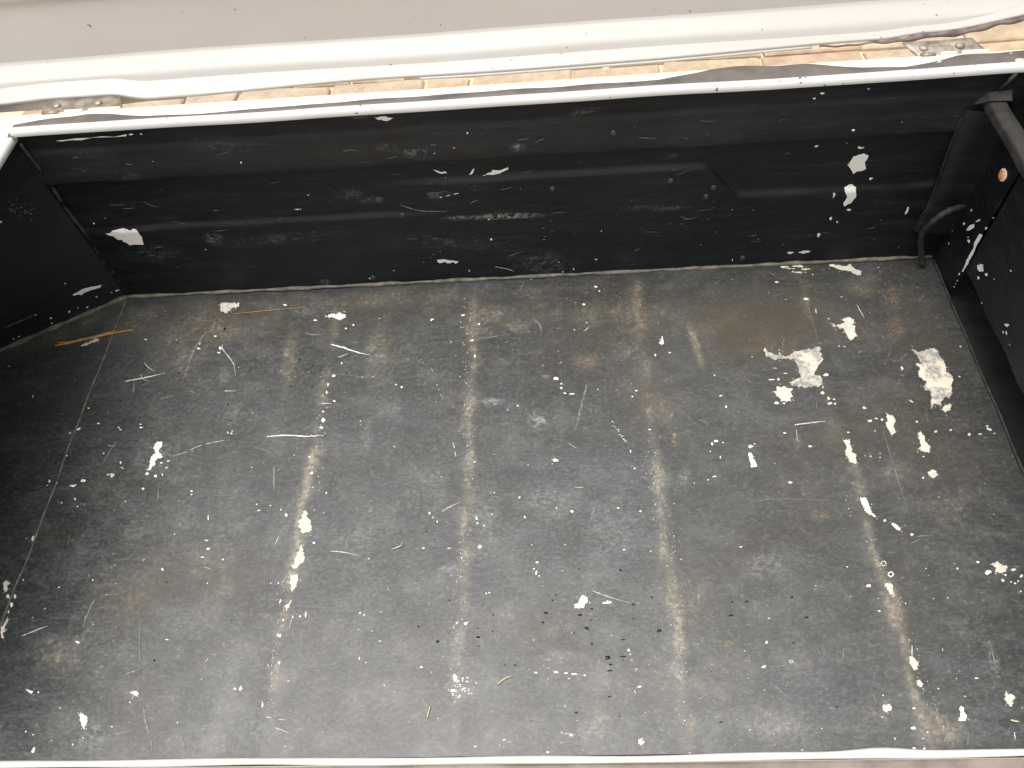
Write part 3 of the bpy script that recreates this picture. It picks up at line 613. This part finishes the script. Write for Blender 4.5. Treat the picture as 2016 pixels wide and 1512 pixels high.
dots(4, [(250, 68, 35, 6), (330, 65, 50, 8), (330, 98, 50, 4), (405, 108, 8, 5), (455, 20, 12, 4), (290, 78, 40, 4), (370, 80, 30, 5)], 1)
chip(4, [(505, 370), (535, 378), (560, 370), (575, 360), (557, 350), (575, 338), (600, 333), (625, 345), (628, 365), (615, 375), (635, 385), (630, 410), (638, 435), (610, 458), (590, 440), (578, 415), (570, 395), (545, 392)], 1)
chip(4, [(150, 495), (165, 520), (210, 535), (270, 540), (300, 525), (340, 515), (400, 508), (420, 492), (448, 490), (440, 520), (460, 555), (440, 585), (425, 610), (415, 640), (450, 650), (460, 690), (430, 705), (360, 708), (300, 700), (275, 680), (320, 665), (345, 650), (335, 620), (325, 590), (310, 560), (260, 555), (200, 560), (160, 545), (145, 515)], 2, amp=.2)
chip(4, [(190, 725), (215, 728), (215, 700), (240, 705), (255, 698), (270, 712), (300, 712), (290, 735), (300, 755), (285, 765), (295, 778), (260, 778), (235, 780), (220, 755)], 1)
chip(4, [(935, 495), (970, 520), (1010, 505), (1045, 500), (1072, 510), (1080, 540), (1105, 570), (1115, 610), (1140, 640), (1155, 665), (1145, 690), (1150, 740), (1135, 765), (1110, 760), (1090, 780), (1085, 805), (1060, 795), (1040, 825), (1030, 800), (1040, 760), (1025, 725), (1000, 720), (995, 700), (1010, 680), (985, 660), (970, 620), (975, 600), (955, 590), (955, 575), (985, 575), (965, 545), (935, 510)], 2, amp=.2)
chip(4, [(1090, 825), (1110, 800), (1145, 800), (1135, 820), (1115, 838)], 1)
chip(4, [(790, 840), (810, 850), (835, 860), (848, 885), (835, 910), (843, 950), (828, 963), (812, 935), (798, 905), (805, 880)], 1)
chip(4, [(565, 985), (590, 990), (605, 978), (600, 1010), (615, 1040), (638, 1075), (630, 1115), (610, 1105), (590, 1075), (578, 1045), (590, 1030), (580, 1005)], 1)
chip(4, [(965, 950), (980, 940), (1000, 965), (1005, 1000), (1030, 1020), (1025, 1058), (990, 1045), (967, 1040), (985, 1020), (975, 985)], 1)
chip(4, [(1018, 1155), (1040, 1143), (1062, 1150), (1072, 1178), (1045, 1185), (1022, 1175)], 1)
chip(4, [(658, 1295), (685, 1292), (700, 1315), (712, 1345), (720, 1370), (742, 1390), (740, 1400), (710, 1385), (690, 1370), (672, 1330)], 0); chip(4, [(825, 1430), (850, 1435), (875, 1455), (870, 1468), (845, 1455)], 0)
dots(4, [(210, 790, 18, 10), (255, 790, 10, 8), (455, 735, 18, 12), (475, 640, 18, 10), (490, 765, 14, 10), (495, 792, 18, 8), (520, 770, 8, 6), (525, 795, 9, 7), (190, 665, 25, 5), (225, 665, 12, 9), (680, 815, 12, 11), (710, 885, 20, 12), (745, 872, 14, 6), (775, 878, 10, 9), (993, 1188, 10, 10), (880, 605, 9, 12), (738, 938, 7, 5), (960, 890, 10, 7), (1060, 942, 12, 10), (1140, 935, 12, 6), (1240, 957, 15, 10), (1297, 955, 15, 6), (1335, 912, 12, 7), (1345, 930, 18, 9, 30), (1375, 952, 8, 4), (1187, 650, 8, 6), (1193, 489, 7, 7),
         (80, 1020, 18, 9), (395, 1018, 13, 6), (258, 948, 10, 7), (285, 1210, 16, 10), (790, 1413, 12, 9), (935, 1488, 12, 10), (595, 945, 10, 5), (370, 240, 16, 10), (545, 488, 6, 5), (575, 490, 10, 4), (490, 343, 8, 4), (422, 300, 4, 20), (715, 1072, 5, 6), (765, 1078, 6, 5), (765, 1058, 5, 4), (685, 1070, 4, 4), (460, 705, 4, 10), (755, 68, 10, 3), (215, 150, 20, 6), (930, 780, 20, 6, 35), (205, 605, 14, 4), (258, 632, 14, 3), (598, 1350, 7, 4), (1370, 1380, 5, 4), (995, 1075, 7, 5)], 1)
scratch(4, [(310, 905), (385, 895), (475, 885)], 8, 3); scratch(4, [(640, 265), (680, 340)], 4, 3); scratch(4, [(780, 940), (830, 1100), (900, 1320), (920, 1420)], 6, 4); scratch(4, [(370, 250), (400, 340), (440, 480)], 4, 5); scratch(4, [(60, 1320), (200, 1300), (500, 1310), (660, 1365)], 4, 4); scratch(4, [(320, 930), (325, 990)], 4, 3)
dots(4, [(820+random.gauss(0, 22), random.uniform(120, 450), random.uniform(2, 6), random.uniform(2, 5)) for i in range(60)], 5)
chip(5, [(15, 345), (40, 327), (65, 345), (45, 362), (45, 385), (35, 405), (22, 390), (25, 365)], 1); chip(5, [(48, 560), (50, 580), (30, 620), (30, 650), (15, 660), (25, 690), (5, 690), (5, 640), (30, 590)], 1)
chip(5, [(162, 1015), (185, 1018), (205, 1030), (200, 1042), (180, 1035)]); chip(5, [(820, 1033), (860, 1025), (868, 1048), (848, 1055), (838, 1045)]); chip(5, [(500, 1160), (525, 1180), (545, 1185), (543, 1230), (525, 1272), (510, 1240), (497, 1210)], 0)
dots(5, [(50, 430, 16, 18), (92, 430, 11, 18), (72, 478, 14, 22), (52, 528, 7, 14), (205, 65, 12, 16), (240, 1033, 7, 9), (700, 1250, 11, 5), (1478, 1010, 14, 12), (1515, 1010, 12, 22), (1652, 1115, 8, 25), (1023, 258, 9, 12), (583, 325, 7, 7), (1268, 950, 6, 4), (487, 718, 16, 12), (145, 325, 8, 5), (370, 372, 12, 4, -30), (280, 505, 6, 4), (1310, 130, 14, 10), (1275, 180, 16, 6), (1405, 195, 10, 8), (1300, 75, 20, 6), (1050, 700, 16, 6), (835, 903, 6, 4), (815, 1095, 10, 6), (205, 1400, 12, 24, 20), (160, 1282, 7, 6), (205, 1300, 7, 6), (320, 1337, 6, 5), (455, 1362, 7, 8), (520, 1320, 6, 5), (375, 1133, 7, 6)])
dots(5, [(1408, 735, 17, 14, -30)], 5)
scratch(5, [(132, 680), (220, 645), (300, 615)], 8); scratch(5, [(882, 570), (878, 800), (882, 1020)], 8, 4); scratch(5, [(900, 1120), (920, 1240), (945, 1330)], 16, 4); scratch(5, [(950, 1330), (955, 1410)], 12, 4); scratch(5, [(1130, 1260), (1150, 1330), (1165, 1400)], 9, 4); scratch(5, [(1285, 240), (1330, 258)], 4); scratch(5, [(660, 1310), (760, 1290), (860, 1260)], 10, 4); scratch(5, [(960, 1330), (1010, 1290), (1060, 1275)], 9, 4); scratch(5, [(1410, 905), (1400, 970), (1450, 1000)], 9, 4); scratch(5, [(700, 200), (800, 190), (860, 130)], 6, 4); scratch(5, [(600, 440), (540, 560), (530, 620)], 14, 4)
chip(6, [(300, 100), (310, 130), (318, 175), (315, 205), (285, 230), (268, 258), (245, 255), (255, 215), (270, 150)], 1); chip(6, [(222, 280), (235, 300), (275, 290), (278, 330), (262, 355), (270, 370), (250, 385), (238, 402), (232, 380), (245, 360), (222, 345), (235, 320)], 1); chip(6, [(230, 450), (225, 490), (205, 522), (190, 490), (212, 480)], 1)
dots(6, [(160, 675, 20, 14), (165, 460, 7, 20, 25), (290, 555, 8, 11), (325, 545, 5, 28), (185, 578, 8, 9), (245, 560, 7, 12), (158, 848, 11, 12), (668, 535, 9, 8), (695, 547, 7, 6), (660, 638, 6, 5), (745, 648, 7, 5), (1070, 125, 10, 8), (1425, 118, 20, 14), (1337, 603, 18, 12), (1280, 597, 14, 9), (1465, 412, 7, 8), (1485, 407, 7, 8), (1057, 877, 18, 9), (1268, 945, 18, 36), (1255, 1025, 20, 12), (1395, 1377, 16, 7), (52, 1115, 8, 25), (215, 963, 14, 5), (378, 90, 12, 10), (800, 528, 6, 5), (725, 192, 6, 6), (795, 712, 9, 5), (105, 345, 5, 5), (153, 345, 7, 8), (823, 993, 7, 6), (1375, 1045, 6, 6), (705, 848, 8, 6), (665, 822, 8, 12), (195, 1373, 5, 5), (1310, 190, 5, 10), (1160, 1200, 5, 5)], 0)
dots(6, [(1315+random.gauss(0, 38), 1010+random.gauss(0, 30), random.uniform(5, 13), random.uniform(4, 11)) for i in range(30)], 1)
dots(6, [(1310-.04*y+random.gauss(0, 22), y, random.uniform(2, 6), random.uniform(2, 6)) for y in [random.uniform(0, 1150) for i in range(75)]], 3)
dots(6, [(230-.13*y+random.gauss(0, 24), y, random.uniform(2, 6), random.uniform(2, 6)) for y in [random.uniform(250, 1150) for i in range(55)]], 3)
scratch(6, [(480, 143), (560, 150), (660, 170)], 6); scratch(6, [(135, 1258), (220, 1290)], 6); scratch(6, [(310, 890), (460, 865), (580, 835), (670, 820)], 7, 4); scratch(6, [(155, 50), (130, 110)], 5); scratch(6, [(150, 1203), (210, 1210)], 4); scratch(6, [(1120, 880), (1115, 980)], 5, 3, gap=.4); scratch(6, [(80, 1190), (110, 1195)], 6); scratch(6, [(760, 1260), (770, 1220)], 8, 4); scratch(6, [(60, 340), (70, 370)], 4, 4)
chip(7, [(470, 420), (500, 435), (505, 460), (485, 475), (475, 505), (450, 500), (425, 505), (420, 480), (445, 465), (455, 440)]); chip(7, [(330, 1288), (380, 1295), (410, 1298), (408, 1312), (380, 1305)], 1); chip(7, [(825, 1330), (850, 1325), (860, 1355), (840, 1370), (822, 1350)], 1)
dots(7, [(630, 468, 40, 10), (185, 215, 14, 10), (165, 255, 10, 8), (180, 280, 9, 16), (195, 300, 6, 6), (305, 908, 22, 8), (365, 913, 18, 7), (420, 920, 30, 6, 5), (485, 928, 14, 7), (175, 912, 14, 6), (385, 948, 14, 4, 15), (760, 768, 10, 12), (733, 134, 11, 6), (437, 1212, 6, 6), (250, 1412, 11, 8), (150, 105, 7, 5), (770, 795, 8, 5), (1470, 115, 12, 7), (360, 1122, 6, 5)])
dots(7, [(975, 1347, 12, 9), (250, 828, 40, 12), (1205, 430, 14, 28)], 4)
def ringmark(reg, cx, cy, rx, ry, w_, mi):
    ox, oy, s_ = REG[reg]; n = 18; qo = [random.uniform(.85, 1.1) for _ in range(n)]
    for k in range(n):
        a, b = 2*math.pi*k/n, 2*math.pi*(k+1)/n; k2 = (k+1) % n
        pt = lambda t_, q: on_floor(ox+(cx+rx*q*math.cos(t_))/s_, oy+(cy+ry*q*math.sin(t_))/s_)
        small.poly([pt(a, qo[k]), pt(b, qo[k2]), pt(b, qo[k2]-w_), pt(a, qo[k]-w_)], mi)
for q in [(7, 1150, 602, 13, 14, .4, 5), (7, 1395, 730, 22, 22, .4, 5), (7, 1513, 845, 17, 20, .35, 5), (8, 770, 220, 18, 18, .3, 3), (8, 815, 287, 20, 18, .35, 0), (8, 485, 850, 12, 16, .3, 4), (8, 185, 840, 14, 10, .4, 3), (2, 1468, 553, 13, 9, .3, 4), (4, 1055, 625, 22, 20, .3, 4)]: ringmark(*q)
dots(7, [(1150+random.gauss(0, 14), 600+random.gauss(0, 18), 5, 5) for i in range(14)], 5)
dots(7, [(1030+.13*(y-100)*.5+random.gauss(0, 32), y, random.uniform(2, 6), random.uniform(2, 6)) for y in [random.uniform(0, 1250) for i in range(75)]], 3)
scratch(7, [(535, 395), (660, 440), (775, 470)], 6); scratch(7, [(200, 850), (300, 905), (480, 980)], 5, 3, gap=.3); scratch(7, [(630, 35), (680, 60), (860, 115)], 5, 4)
scratch(7, [(165, 990), (210, 985)], 8, 4); scratch(7, [(795, 1020), (810, 1045)], 6); scratch(7, [(290, 1330), (285, 1390)], 14, 4); scratch(7, [(600, 350), (700, 315)], 6, 4)
chip(8, [(770, 342), (815, 342), (825, 380), (843, 425), (810, 415), (790, 385)], 1); chip(8, [(1440, 220), (1475, 215), (1490, 203), (1515, 225), (1553, 245), (1540, 270), (1500, 280), (1470, 270), (1480, 245)], 1, amp=.2)
chip(8, [(930, 810), (955, 810), (975, 835), (990, 850), (985, 885), (960, 893), (945, 870), (935, 840)], 1); chip(8, [(970, 958), (1000, 952), (1018, 985), (1005, 1003), (985, 990)], 1); chip(8, [(1255, 1120), (1275, 1125), (1280, 1160), (1295, 1180), (1288, 1215), (1242, 1212), (1255, 1180), (1245, 1140)], 0, lev=2)
chip(8, [(1540, 1018), (1555, 1040), (1590, 1050), (1600, 1065), (1580, 1085), (1590, 1100), (1575, 1122), (1545, 1105), (1530, 1070)], 1); chip(8, [(760, 1120), (800, 1108), (820, 1125), (810, 1150), (785, 1160), (765, 1145)], 2)
dots(8, [(950, 35, 13, 9), (675, 360, 22, 12), (1432, 273, 30, 22), (1588, 258, 22, 10), (1540, 292, 10, 9), (1525, 325, 14, 10), (1600, 343, 12, 9), (1640, 300, 13, 13), (1365, 210, 14, 9), (1620, 330, 10, 5), (1575, 335, 9, 5), (955, 1260, 20, 14), (960, 1385, 16, 9), (1025, 1390, 12, 9), (1355, 943, 16, 6), (1045, 1285, 9, 8), (960, 1135, 12, 9), (870, 5, 8, 6), (1635, 395, 8, 5), (540, 240, 6, 5), (1038, 250, 6, 5), (910, 472, 4, 8, -30), (45, 567, 12, 5), (765, 1053, 6, 6), (760, 1190, 12, 4), (840, 1325, 6, 14, -20), (1230, 945, 6, 4), (1015, 1325, 8, 5), (1085, 440, 6, 4), (1175, 435, 5, 6), (30, 720, 8, 14)], 0)
dots(8, [(700+.36*y+random.gauss(0, 20)-20, y, random.uniform(2, 6), random.uniform(2, 6)) for y in [random.uniform(0, 1350) for i in range(65)]], 3)
dots(8, [(1150+random.gauss(0, 60), 1290+random.gauss(0, 50), random.uniform(3, 8), random.uniform(3, 10)) for i in range(50)], 5)
scratch(8, [(1595, 1285), (1602, 1335)], 9); scratch(8, [(520, 755), (505, 840)], 12, 4); scratch(8, [(370, 800), (330, 710)], 5, 4); scratch(8, [(1440, 700), (1480, 880)], 8, 4); scratch(8, [(700, 1040), (725, 1100)], 9, 4); scratch(8, [(770, 890), (800, 960)], 7, 4); scratch(8, [(1305, 1290), (1300, 1370)], 12, 4); scratch(8, [(1120, 910), (1300, 915)], 4, 4)
# countless specks
for i in range(2500):
    x = random.uniform(-.05, 1.25); y = random.uniform(YF, -.003)
    c = math.sin(x*9+1)*math.sin(y*12+x*4)+math.sin(x*21+y*17)*.6+random.gauss(0, .7)
    if c < .1: continue
    r = min(.0018, .00034*math.exp(random.gauss(0, .6))); n = random.choice((4, 5, 6)); a0 = random.random()*6.3; el = random.uniform(.6, 2.4) if random.random() < .4 else 1
    an = random.uniform(-.5, .5); ca, sa = math.cos(an), math.sin(an); P = []
    for k in range(n):
        u = math.cos(a0+6.283*k/n)*r*el*random.uniform(.6, 1.2); v = math.sin(a0+6.283*k/n)*r*random.uniform(.6, 1.2)
        xx, yy_ = x+u*ca-v*sa, y+u*sa+v*ca; P.append((xx, yy_, float(floor_h(xx, yy_))+.0005))
    small.poly(P, random.choice((0, 1, 3, 3, 4, 4)))
# short hair scratches and scuffs, mostly across the floor
for i in range(230):
    x = random.uniform(-.02, 1.22); y = random.uniform(YF+.01, -.015); L = .003+.022*random.random()**2.5; an = random.gauss(0, .5) if random.random() < .6 else random.gauss(1.4, .5)
    ww = random.uniform(.00025, .0008); n = 5; bend = random.gauss(0, .04); Pq = []
    for k in range(n):
        u = k/(n-1)-.5; aa = an+bend*u*4; px_, py_ = x+math.cos(aa)*L*u, y+math.sin(aa)*L*u; q = ww*(1-(2*u)**2*.8)*random.uniform(.5, 1.2)
        Pq.append(((px_-math.sin(an)*q, py_+math.cos(an)*q), (px_+math.sin(an)*q, py_-math.cos(an)*q)))
    mi = 4 if random.random() < .93 else 3
    for k in range(n-1):
        small.poly([(a[0], a[1], float(floor_h(*a))+.0004) for a in (Pq[k][0], Pq[k+1][0], Pq[k+1][1], Pq[k][1])], mi)
small.build('paint_flecks', CM, floor_o)
# black oil drops
dr = [(6, x, y, a, b) for x, y, a, b in [(1158, 716, 12, 9), (1413, 687, 14, 8), (1038, 621, 8, 6), (1232, 455, 6, 5), (1065, 333, 5, 4), (1510, 548, 6, 4), (1420, 743, 5, 4), (1583, 863, 5, 4), (1440, 490, 4, 3), (1105, 1136, 6, 4), (1410, 632, 7, 3), (1505, 651, 6, 4), (1137, 72, 4, 3), (1087, 17, 6, 3), (390, 467, 3, 3), (683, 515, 4, 3)]]
dr += [(7, x, y, a, b) for x, y, a, b in [(238, 532, 14, 7), (220, 593, 9, 6), (281, 453, 6, 5), (260, 420, 4, 4), (303, 420, 6, 4), (455, 545, 14, 8), (530, 508, 10, 5), (497, 630, 14, 9), (523, 577, 5, 4), (528, 728, 10, 6), (726, 701, 14, 4), (630, 815, 18, 14), (725, 808, 18, 6), (648, 857, 11, 6), (640, 897, 18, 5), (730, 829, 5, 4), (447, 254, 6, 5), (710, 262, 10, 6), (907, 434, 7, 5), (955, 645, 18, 9), (790, 570, 7, 4), (790, 480, 9, 8), (1405, 549, 16, 6), (1415, 465, 9, 4), (1506, 461, 14, 5), (45, 863, 10, 4), (430, 1162, 12, 5), (640, 1062, 10, 5), (1345, 1222, 16, 4), (1283, 905, 4, 3), (418, 660, 5, 4), (340, 647, 4, 3), (350, 599, 4, 3), (605, 135, 4, 4), (148, 1215, 4, 3), (705, 1183, 7, 3)]]
dr += [(8, 190, 432, 10, 6), (8, 283, 560, 12, 6), (8, 200, 722, 12, 3), (8, 472, 1126, 9, 4), (5, 970, 831, 8, 8), (5, 1050, 340, 5, 5), (5, 630, 185, 4, 4), (5, 1460, 580, 4, 4), (2, 270, 440, 5, 4), (2, 347, 480, 6, 4), (2, 295, 572, 4, 4), (2, 345, 605, 6, 5), (2, 215, 605, 4, 3), (2, 308, 690, 4, 3), (1, 1335, 260, 9, 8), (1, 1082, 210, 6, 5), (1, 1062, 525, 6, 5), (1, 715, 690, 6, 6), (1, 1355, 712, 6, 5), (1, 1370, 808, 5, 4), (1, 1260, 687, 5, 4)]
dv, df = [], []
for reg, cx, cy, a, b in dr:
    ox, oy, s_ = REG[reg]; n = 10; base = len(dv); q = [random.uniform(.75, 1.15) for _ in range(n)]
    for sc, hz in ((1, .0003), (.8, .0010), (.45, .0015)):
        for k in range(n):
            t_ = 6.283*k/n; p = on_floor(ox+(cx+a*sc*q[k]*math.cos(t_))/s_, oy+(cy+b*sc*q[k]*math.sin(t_))/s_, hz); dv.append(p)
    dv.append(on_floor(ox+cx/s_, oy+cy/s_, .0016))
    for r_ in range(2):
        for k in range(n): df.append((base+r_*n+k, base+r_*n+(k+1) % n, base+(r_+1)*n+(k+1) % n, base+(r_+1)*n+k))
    for k in range(n): df.append((base+2*n+k, base+2*n+(k+1) % n, base+3*n))
tag(mesh('oil_drops', dv, df, M['drop'], floor_o), kind='stuff')
# -- rear wall
wf = Flakes()
for P, mi in [([(208, 460), (235, 452), (262, 452), (272, 457), (280, 468), (283, 482), (255, 483), (240, 472), (215, 464)], 0), ([(110, 277), (150, 272), (250, 264), (248, 268), (160, 276), (120, 276)], 0), ([(737, 231), (755, 229), (775, 232), (765, 237), (745, 236)], 0), ([(853, 334), (866, 338), (878, 338), (880, 342), (866, 341)], 0),
              ([(922, 345), (930, 334), (935, 330), (930, 342)], 0), ([(950, 345), (970, 334), (985, 335), (1000, 328), (1001, 334), (985, 341), (965, 344)], 0), ([(860, 512), (875, 510), (890, 513), (903, 515), (880, 518), (862, 516)], 0),
              ([(1668, 325), (1680, 308), (1700, 302), (1710, 306), (1703, 318), (1705, 332), (1690, 337), (1680, 343), (1676, 335)], 0), ([(1662, 370), (1675, 362), (1686, 370), (1686, 385), (1675, 400), (1662, 406), (1660, 400), (1668, 388)], 0)]:
    chip(0, P, mi, on_wall, rear, 2, .04 if P[0][0] == 110 else .11)
dots(0, [(258, 265, 6, 2), (278, 264, 4, 2), (587, 412, 9, 1.6), (967, 471, 3, 3), (1694, 291, 12, 4), (1680, 256, 4, 3), (1607, 288, 6, 3), (1714, 352, 6, 3, -20), (1642, 384, 3, 8, 15), (1671, 413, 6, 3), (1635, 430, 3, 5, 20), (1648, 437, 3, 3), (1612, 463, 4, 6, 20), (1556, 498, 8, 3), (1583, 496, 15, 4, -5), (1618, 184, 6, 3), (1603, 194, 4, 2), (1710, 175, 3, 1.5), (920, 262, 2, 3), (1174, 511, 4, 2), (1184, 455, 1.5, 1.5), (894, 291, 2, 1.5), (855, 302, 2, 1.5), (730, 548, 5, 2), (475, 320, 2, 2), (607, 384, 3, 1), (185, 440, 2, 3), (1088, 374, 1.5, 4), (1442, 512, 1.5, 4), (1667, 282, 2, 1), (1129, 530, 2, 2), (1108, 535, 2, 2), (924, 533, 2, 2)], 0, on_wall, wf)
dots(0, [(random.uniform(60, 1780), 0, 0, 0)]*0, 0, on_wall, wf)
for i in range(120):
    px = random.uniform(90, 1780); v = random.random()**.6; top = 275-.062*px+30; bot = 575-.047*px; py = top+(bot-top)*v-4
    r = .5*math.exp(random.gauss(0, .45)); dots(0, [(px, py, r*1.6, r)], random.choice((0, 3, 4)), on_wall, wf)
for i in range(55):
    px = random.uniform(90, 1780); v = random.random(); top = 275-.062*px+22; bot = 575-.047*px; py = top+(bot-top)*v-6; L = random.uniform(6, 34); a = random.gauss(-.06, .18)
    scratch(0, [(px-L/2, py-L/2*a), (px, py+random.gauss(0, .8)), (px+L/2, py+L/2*a)], random.uniform(.6, 1.6), 4, on_wall, wf)
scratch(0, [(788, 404), (830, 415), (880, 416)], 2, 4, on_wall, wf); scratch(0, [(905, 380), (870, 388), (825, 395)], 3, 3, on_wall, wf, .4); scratch(0, [(975, 525), (1000, 530), (1012, 534)], 1.6, 3, on_wall, wf); scratch(0, [(1000, 505), (1030, 494)], 1.4, 4, on_wall, wf)
dots(9, [(768-643, 80, 14, 55, 28)], 0, on_wall, wf)
wf.build('wall_flecks', CM, rear)
pfk = Flakes()
dots(9, [(740, 375, 20, 25), (830, 178, 36, 11, -25), (695, 203, 18, 12, -40), (768, 68, 9, 16, 30), (735, 337, 9, 7), (230, 98, 14, 14), (543, 398, 6, 16), (557, 278, 8, 5), (578, 280, 9, 4, -40), (628, 770, 6, 12, 30), (598, 828, 8, 7), (612, 800, 5, 6), (650, 700, 10, 16, 20)], 0, on_post, pfk)
pfk.poly([on_post(*q) for q in jag(R_(9, [(850, 300), (880, 318), (850, 370), (815, 430), (800, 470), (760, 550), (720, 620), (680, 685), (672, 680), (710, 600), (720, 560), (765, 480), (790, 440), (800, 380), (830, 340)]), 2, .1)], 0)
pfk.poly([on_post(*q) for q in jag(R_(9, [(715, 270), (760, 215), (800, 205), (795, 240), (745, 272)]), 2, .1)], 0)
dots(9, [(858, 640, 42, 50), (912, 708, 22, 26, 30), (838, 745, 16, 26, 20), (1122, 1210, 32, 20), (1115, 1290, 11, 32, -20), (1082, 1280, 9, 20, -20), (1160, 670, 14, 9, 30), (870, 990, 6, 10), (1148, 1405, 5, 12, -20), (995, 755, 6, 7), (915, 250, 14, 20, 30), (985, 145, 9, 11)], 0, on_panel, pfk)
pfk.build('side_flecks', CM, BOX)
lf = Flakes()
lf.poly([on_left(*q) for q in jag([(143, 580), (160, 570), (200, 561), (198, 566), (165, 577), (145, 582)], 2, .14)], 0)
dots(0, [(172, 605, 3, 2), (137, 614, 3, 3), (100, 626, 4, 3), (102, 636, 2.5, 2), (128, 558, 2, 2), (2, 437, 2, 3), (190, 584, 3, 2), (230, 572, 6, 2, -20), (27, 667, 2.5, 1.5), (37, 663, 2.5, 2), (70, 620, 2, 1.5), (153, 606, 2, 1.5), (220, 576, 2, 1.5)], 0, on_left, lf)
dots(0, [(40+random.gauss(0, 14), 415+random.gauss(0, 9), 1.6, 1.2) for i in range(40)], 4, on_left, lf)
scratch(0, [(8, 645), (40, 632), (72, 618)], 2, 4, on_left, lf)
lf.build('wall_flecks', CM, left_o)
# flakes on the seal and dark pits in the lid
sf = Flakes()
def on_seal(px, py): p = hit(px, py, 2, H+.0052); return tuple(p)
dots(9, [], 0, on_seal, sf)
dots(0, [(1852, 122, 8, 3), (1990, 107, 12, 4), (2005, 118, 14, 7), (1925, 112, 5, 2), (1708, 134, 10, 2)], 1, on_seal, sf)
sf.build('seal_flecks', CM, BOX)
def on_lid(px, py): return tuple(hit(px, py, 1, .0))
# ---------------------------------------------------------------- loose straw on the floor
def straw(pts, wd, mat, label, z=.0012):
    P = cat([np.array(hit(px, py, 2, z)) for px, py in pts], 6); c = np.mean(P, 0); c[2] = 0
    e = tube('straw', [p-c for p in P], [wd*.72*(.45+.55*math.sin(math.pi*min(1, .15+i/len(P)))) for i in range(len(P))], mat, None, 8, True, .5)
    for v in e.data.vertices: v.co.z += float(floor_h(v.co.x+c[0], v.co.y+c[1]))+.0004
    e.location = c; tag(e, label, 'straw', 'straw bits lying on the floor')
straw([(108, 680), (140, 673), (180, 664), (225, 655), (263, 649)], .0036, M['straw'], 'long amber straw lying across the floor seam near the left corner')
straw([(112, 674), (150, 671), (200, 658), (228, 650)], .0026, M['straw'], 'short amber straw overlapping the long one near the left corner')
straw([(458, 617), (510, 611), (555, 607), (600, 604)], .0008, M['straw'], 'thin amber straw lying by the rear wall beside a white chip')
straw([(771, 1081), (789, 1074), (791, 1066)], .0011, M['pstraw'], 'small pale bent straw left of the middle floor rib')
straw([(979, 1347), (995, 1335), (1009, 1331)], .0014, M['pstraw'], 'short pale straw lying just right of the middle floor rib')
straw([(841, 1413), (845, 1397), (847, 1390)], .0012, M['pstraw'], 'tiny pale straw near the loading edge left of the middle rib')
straw([(1991, 1417), (2008, 1420)], .0014, M['pstraw'], 'tiny pale straw at the bottom right near the loading edge')
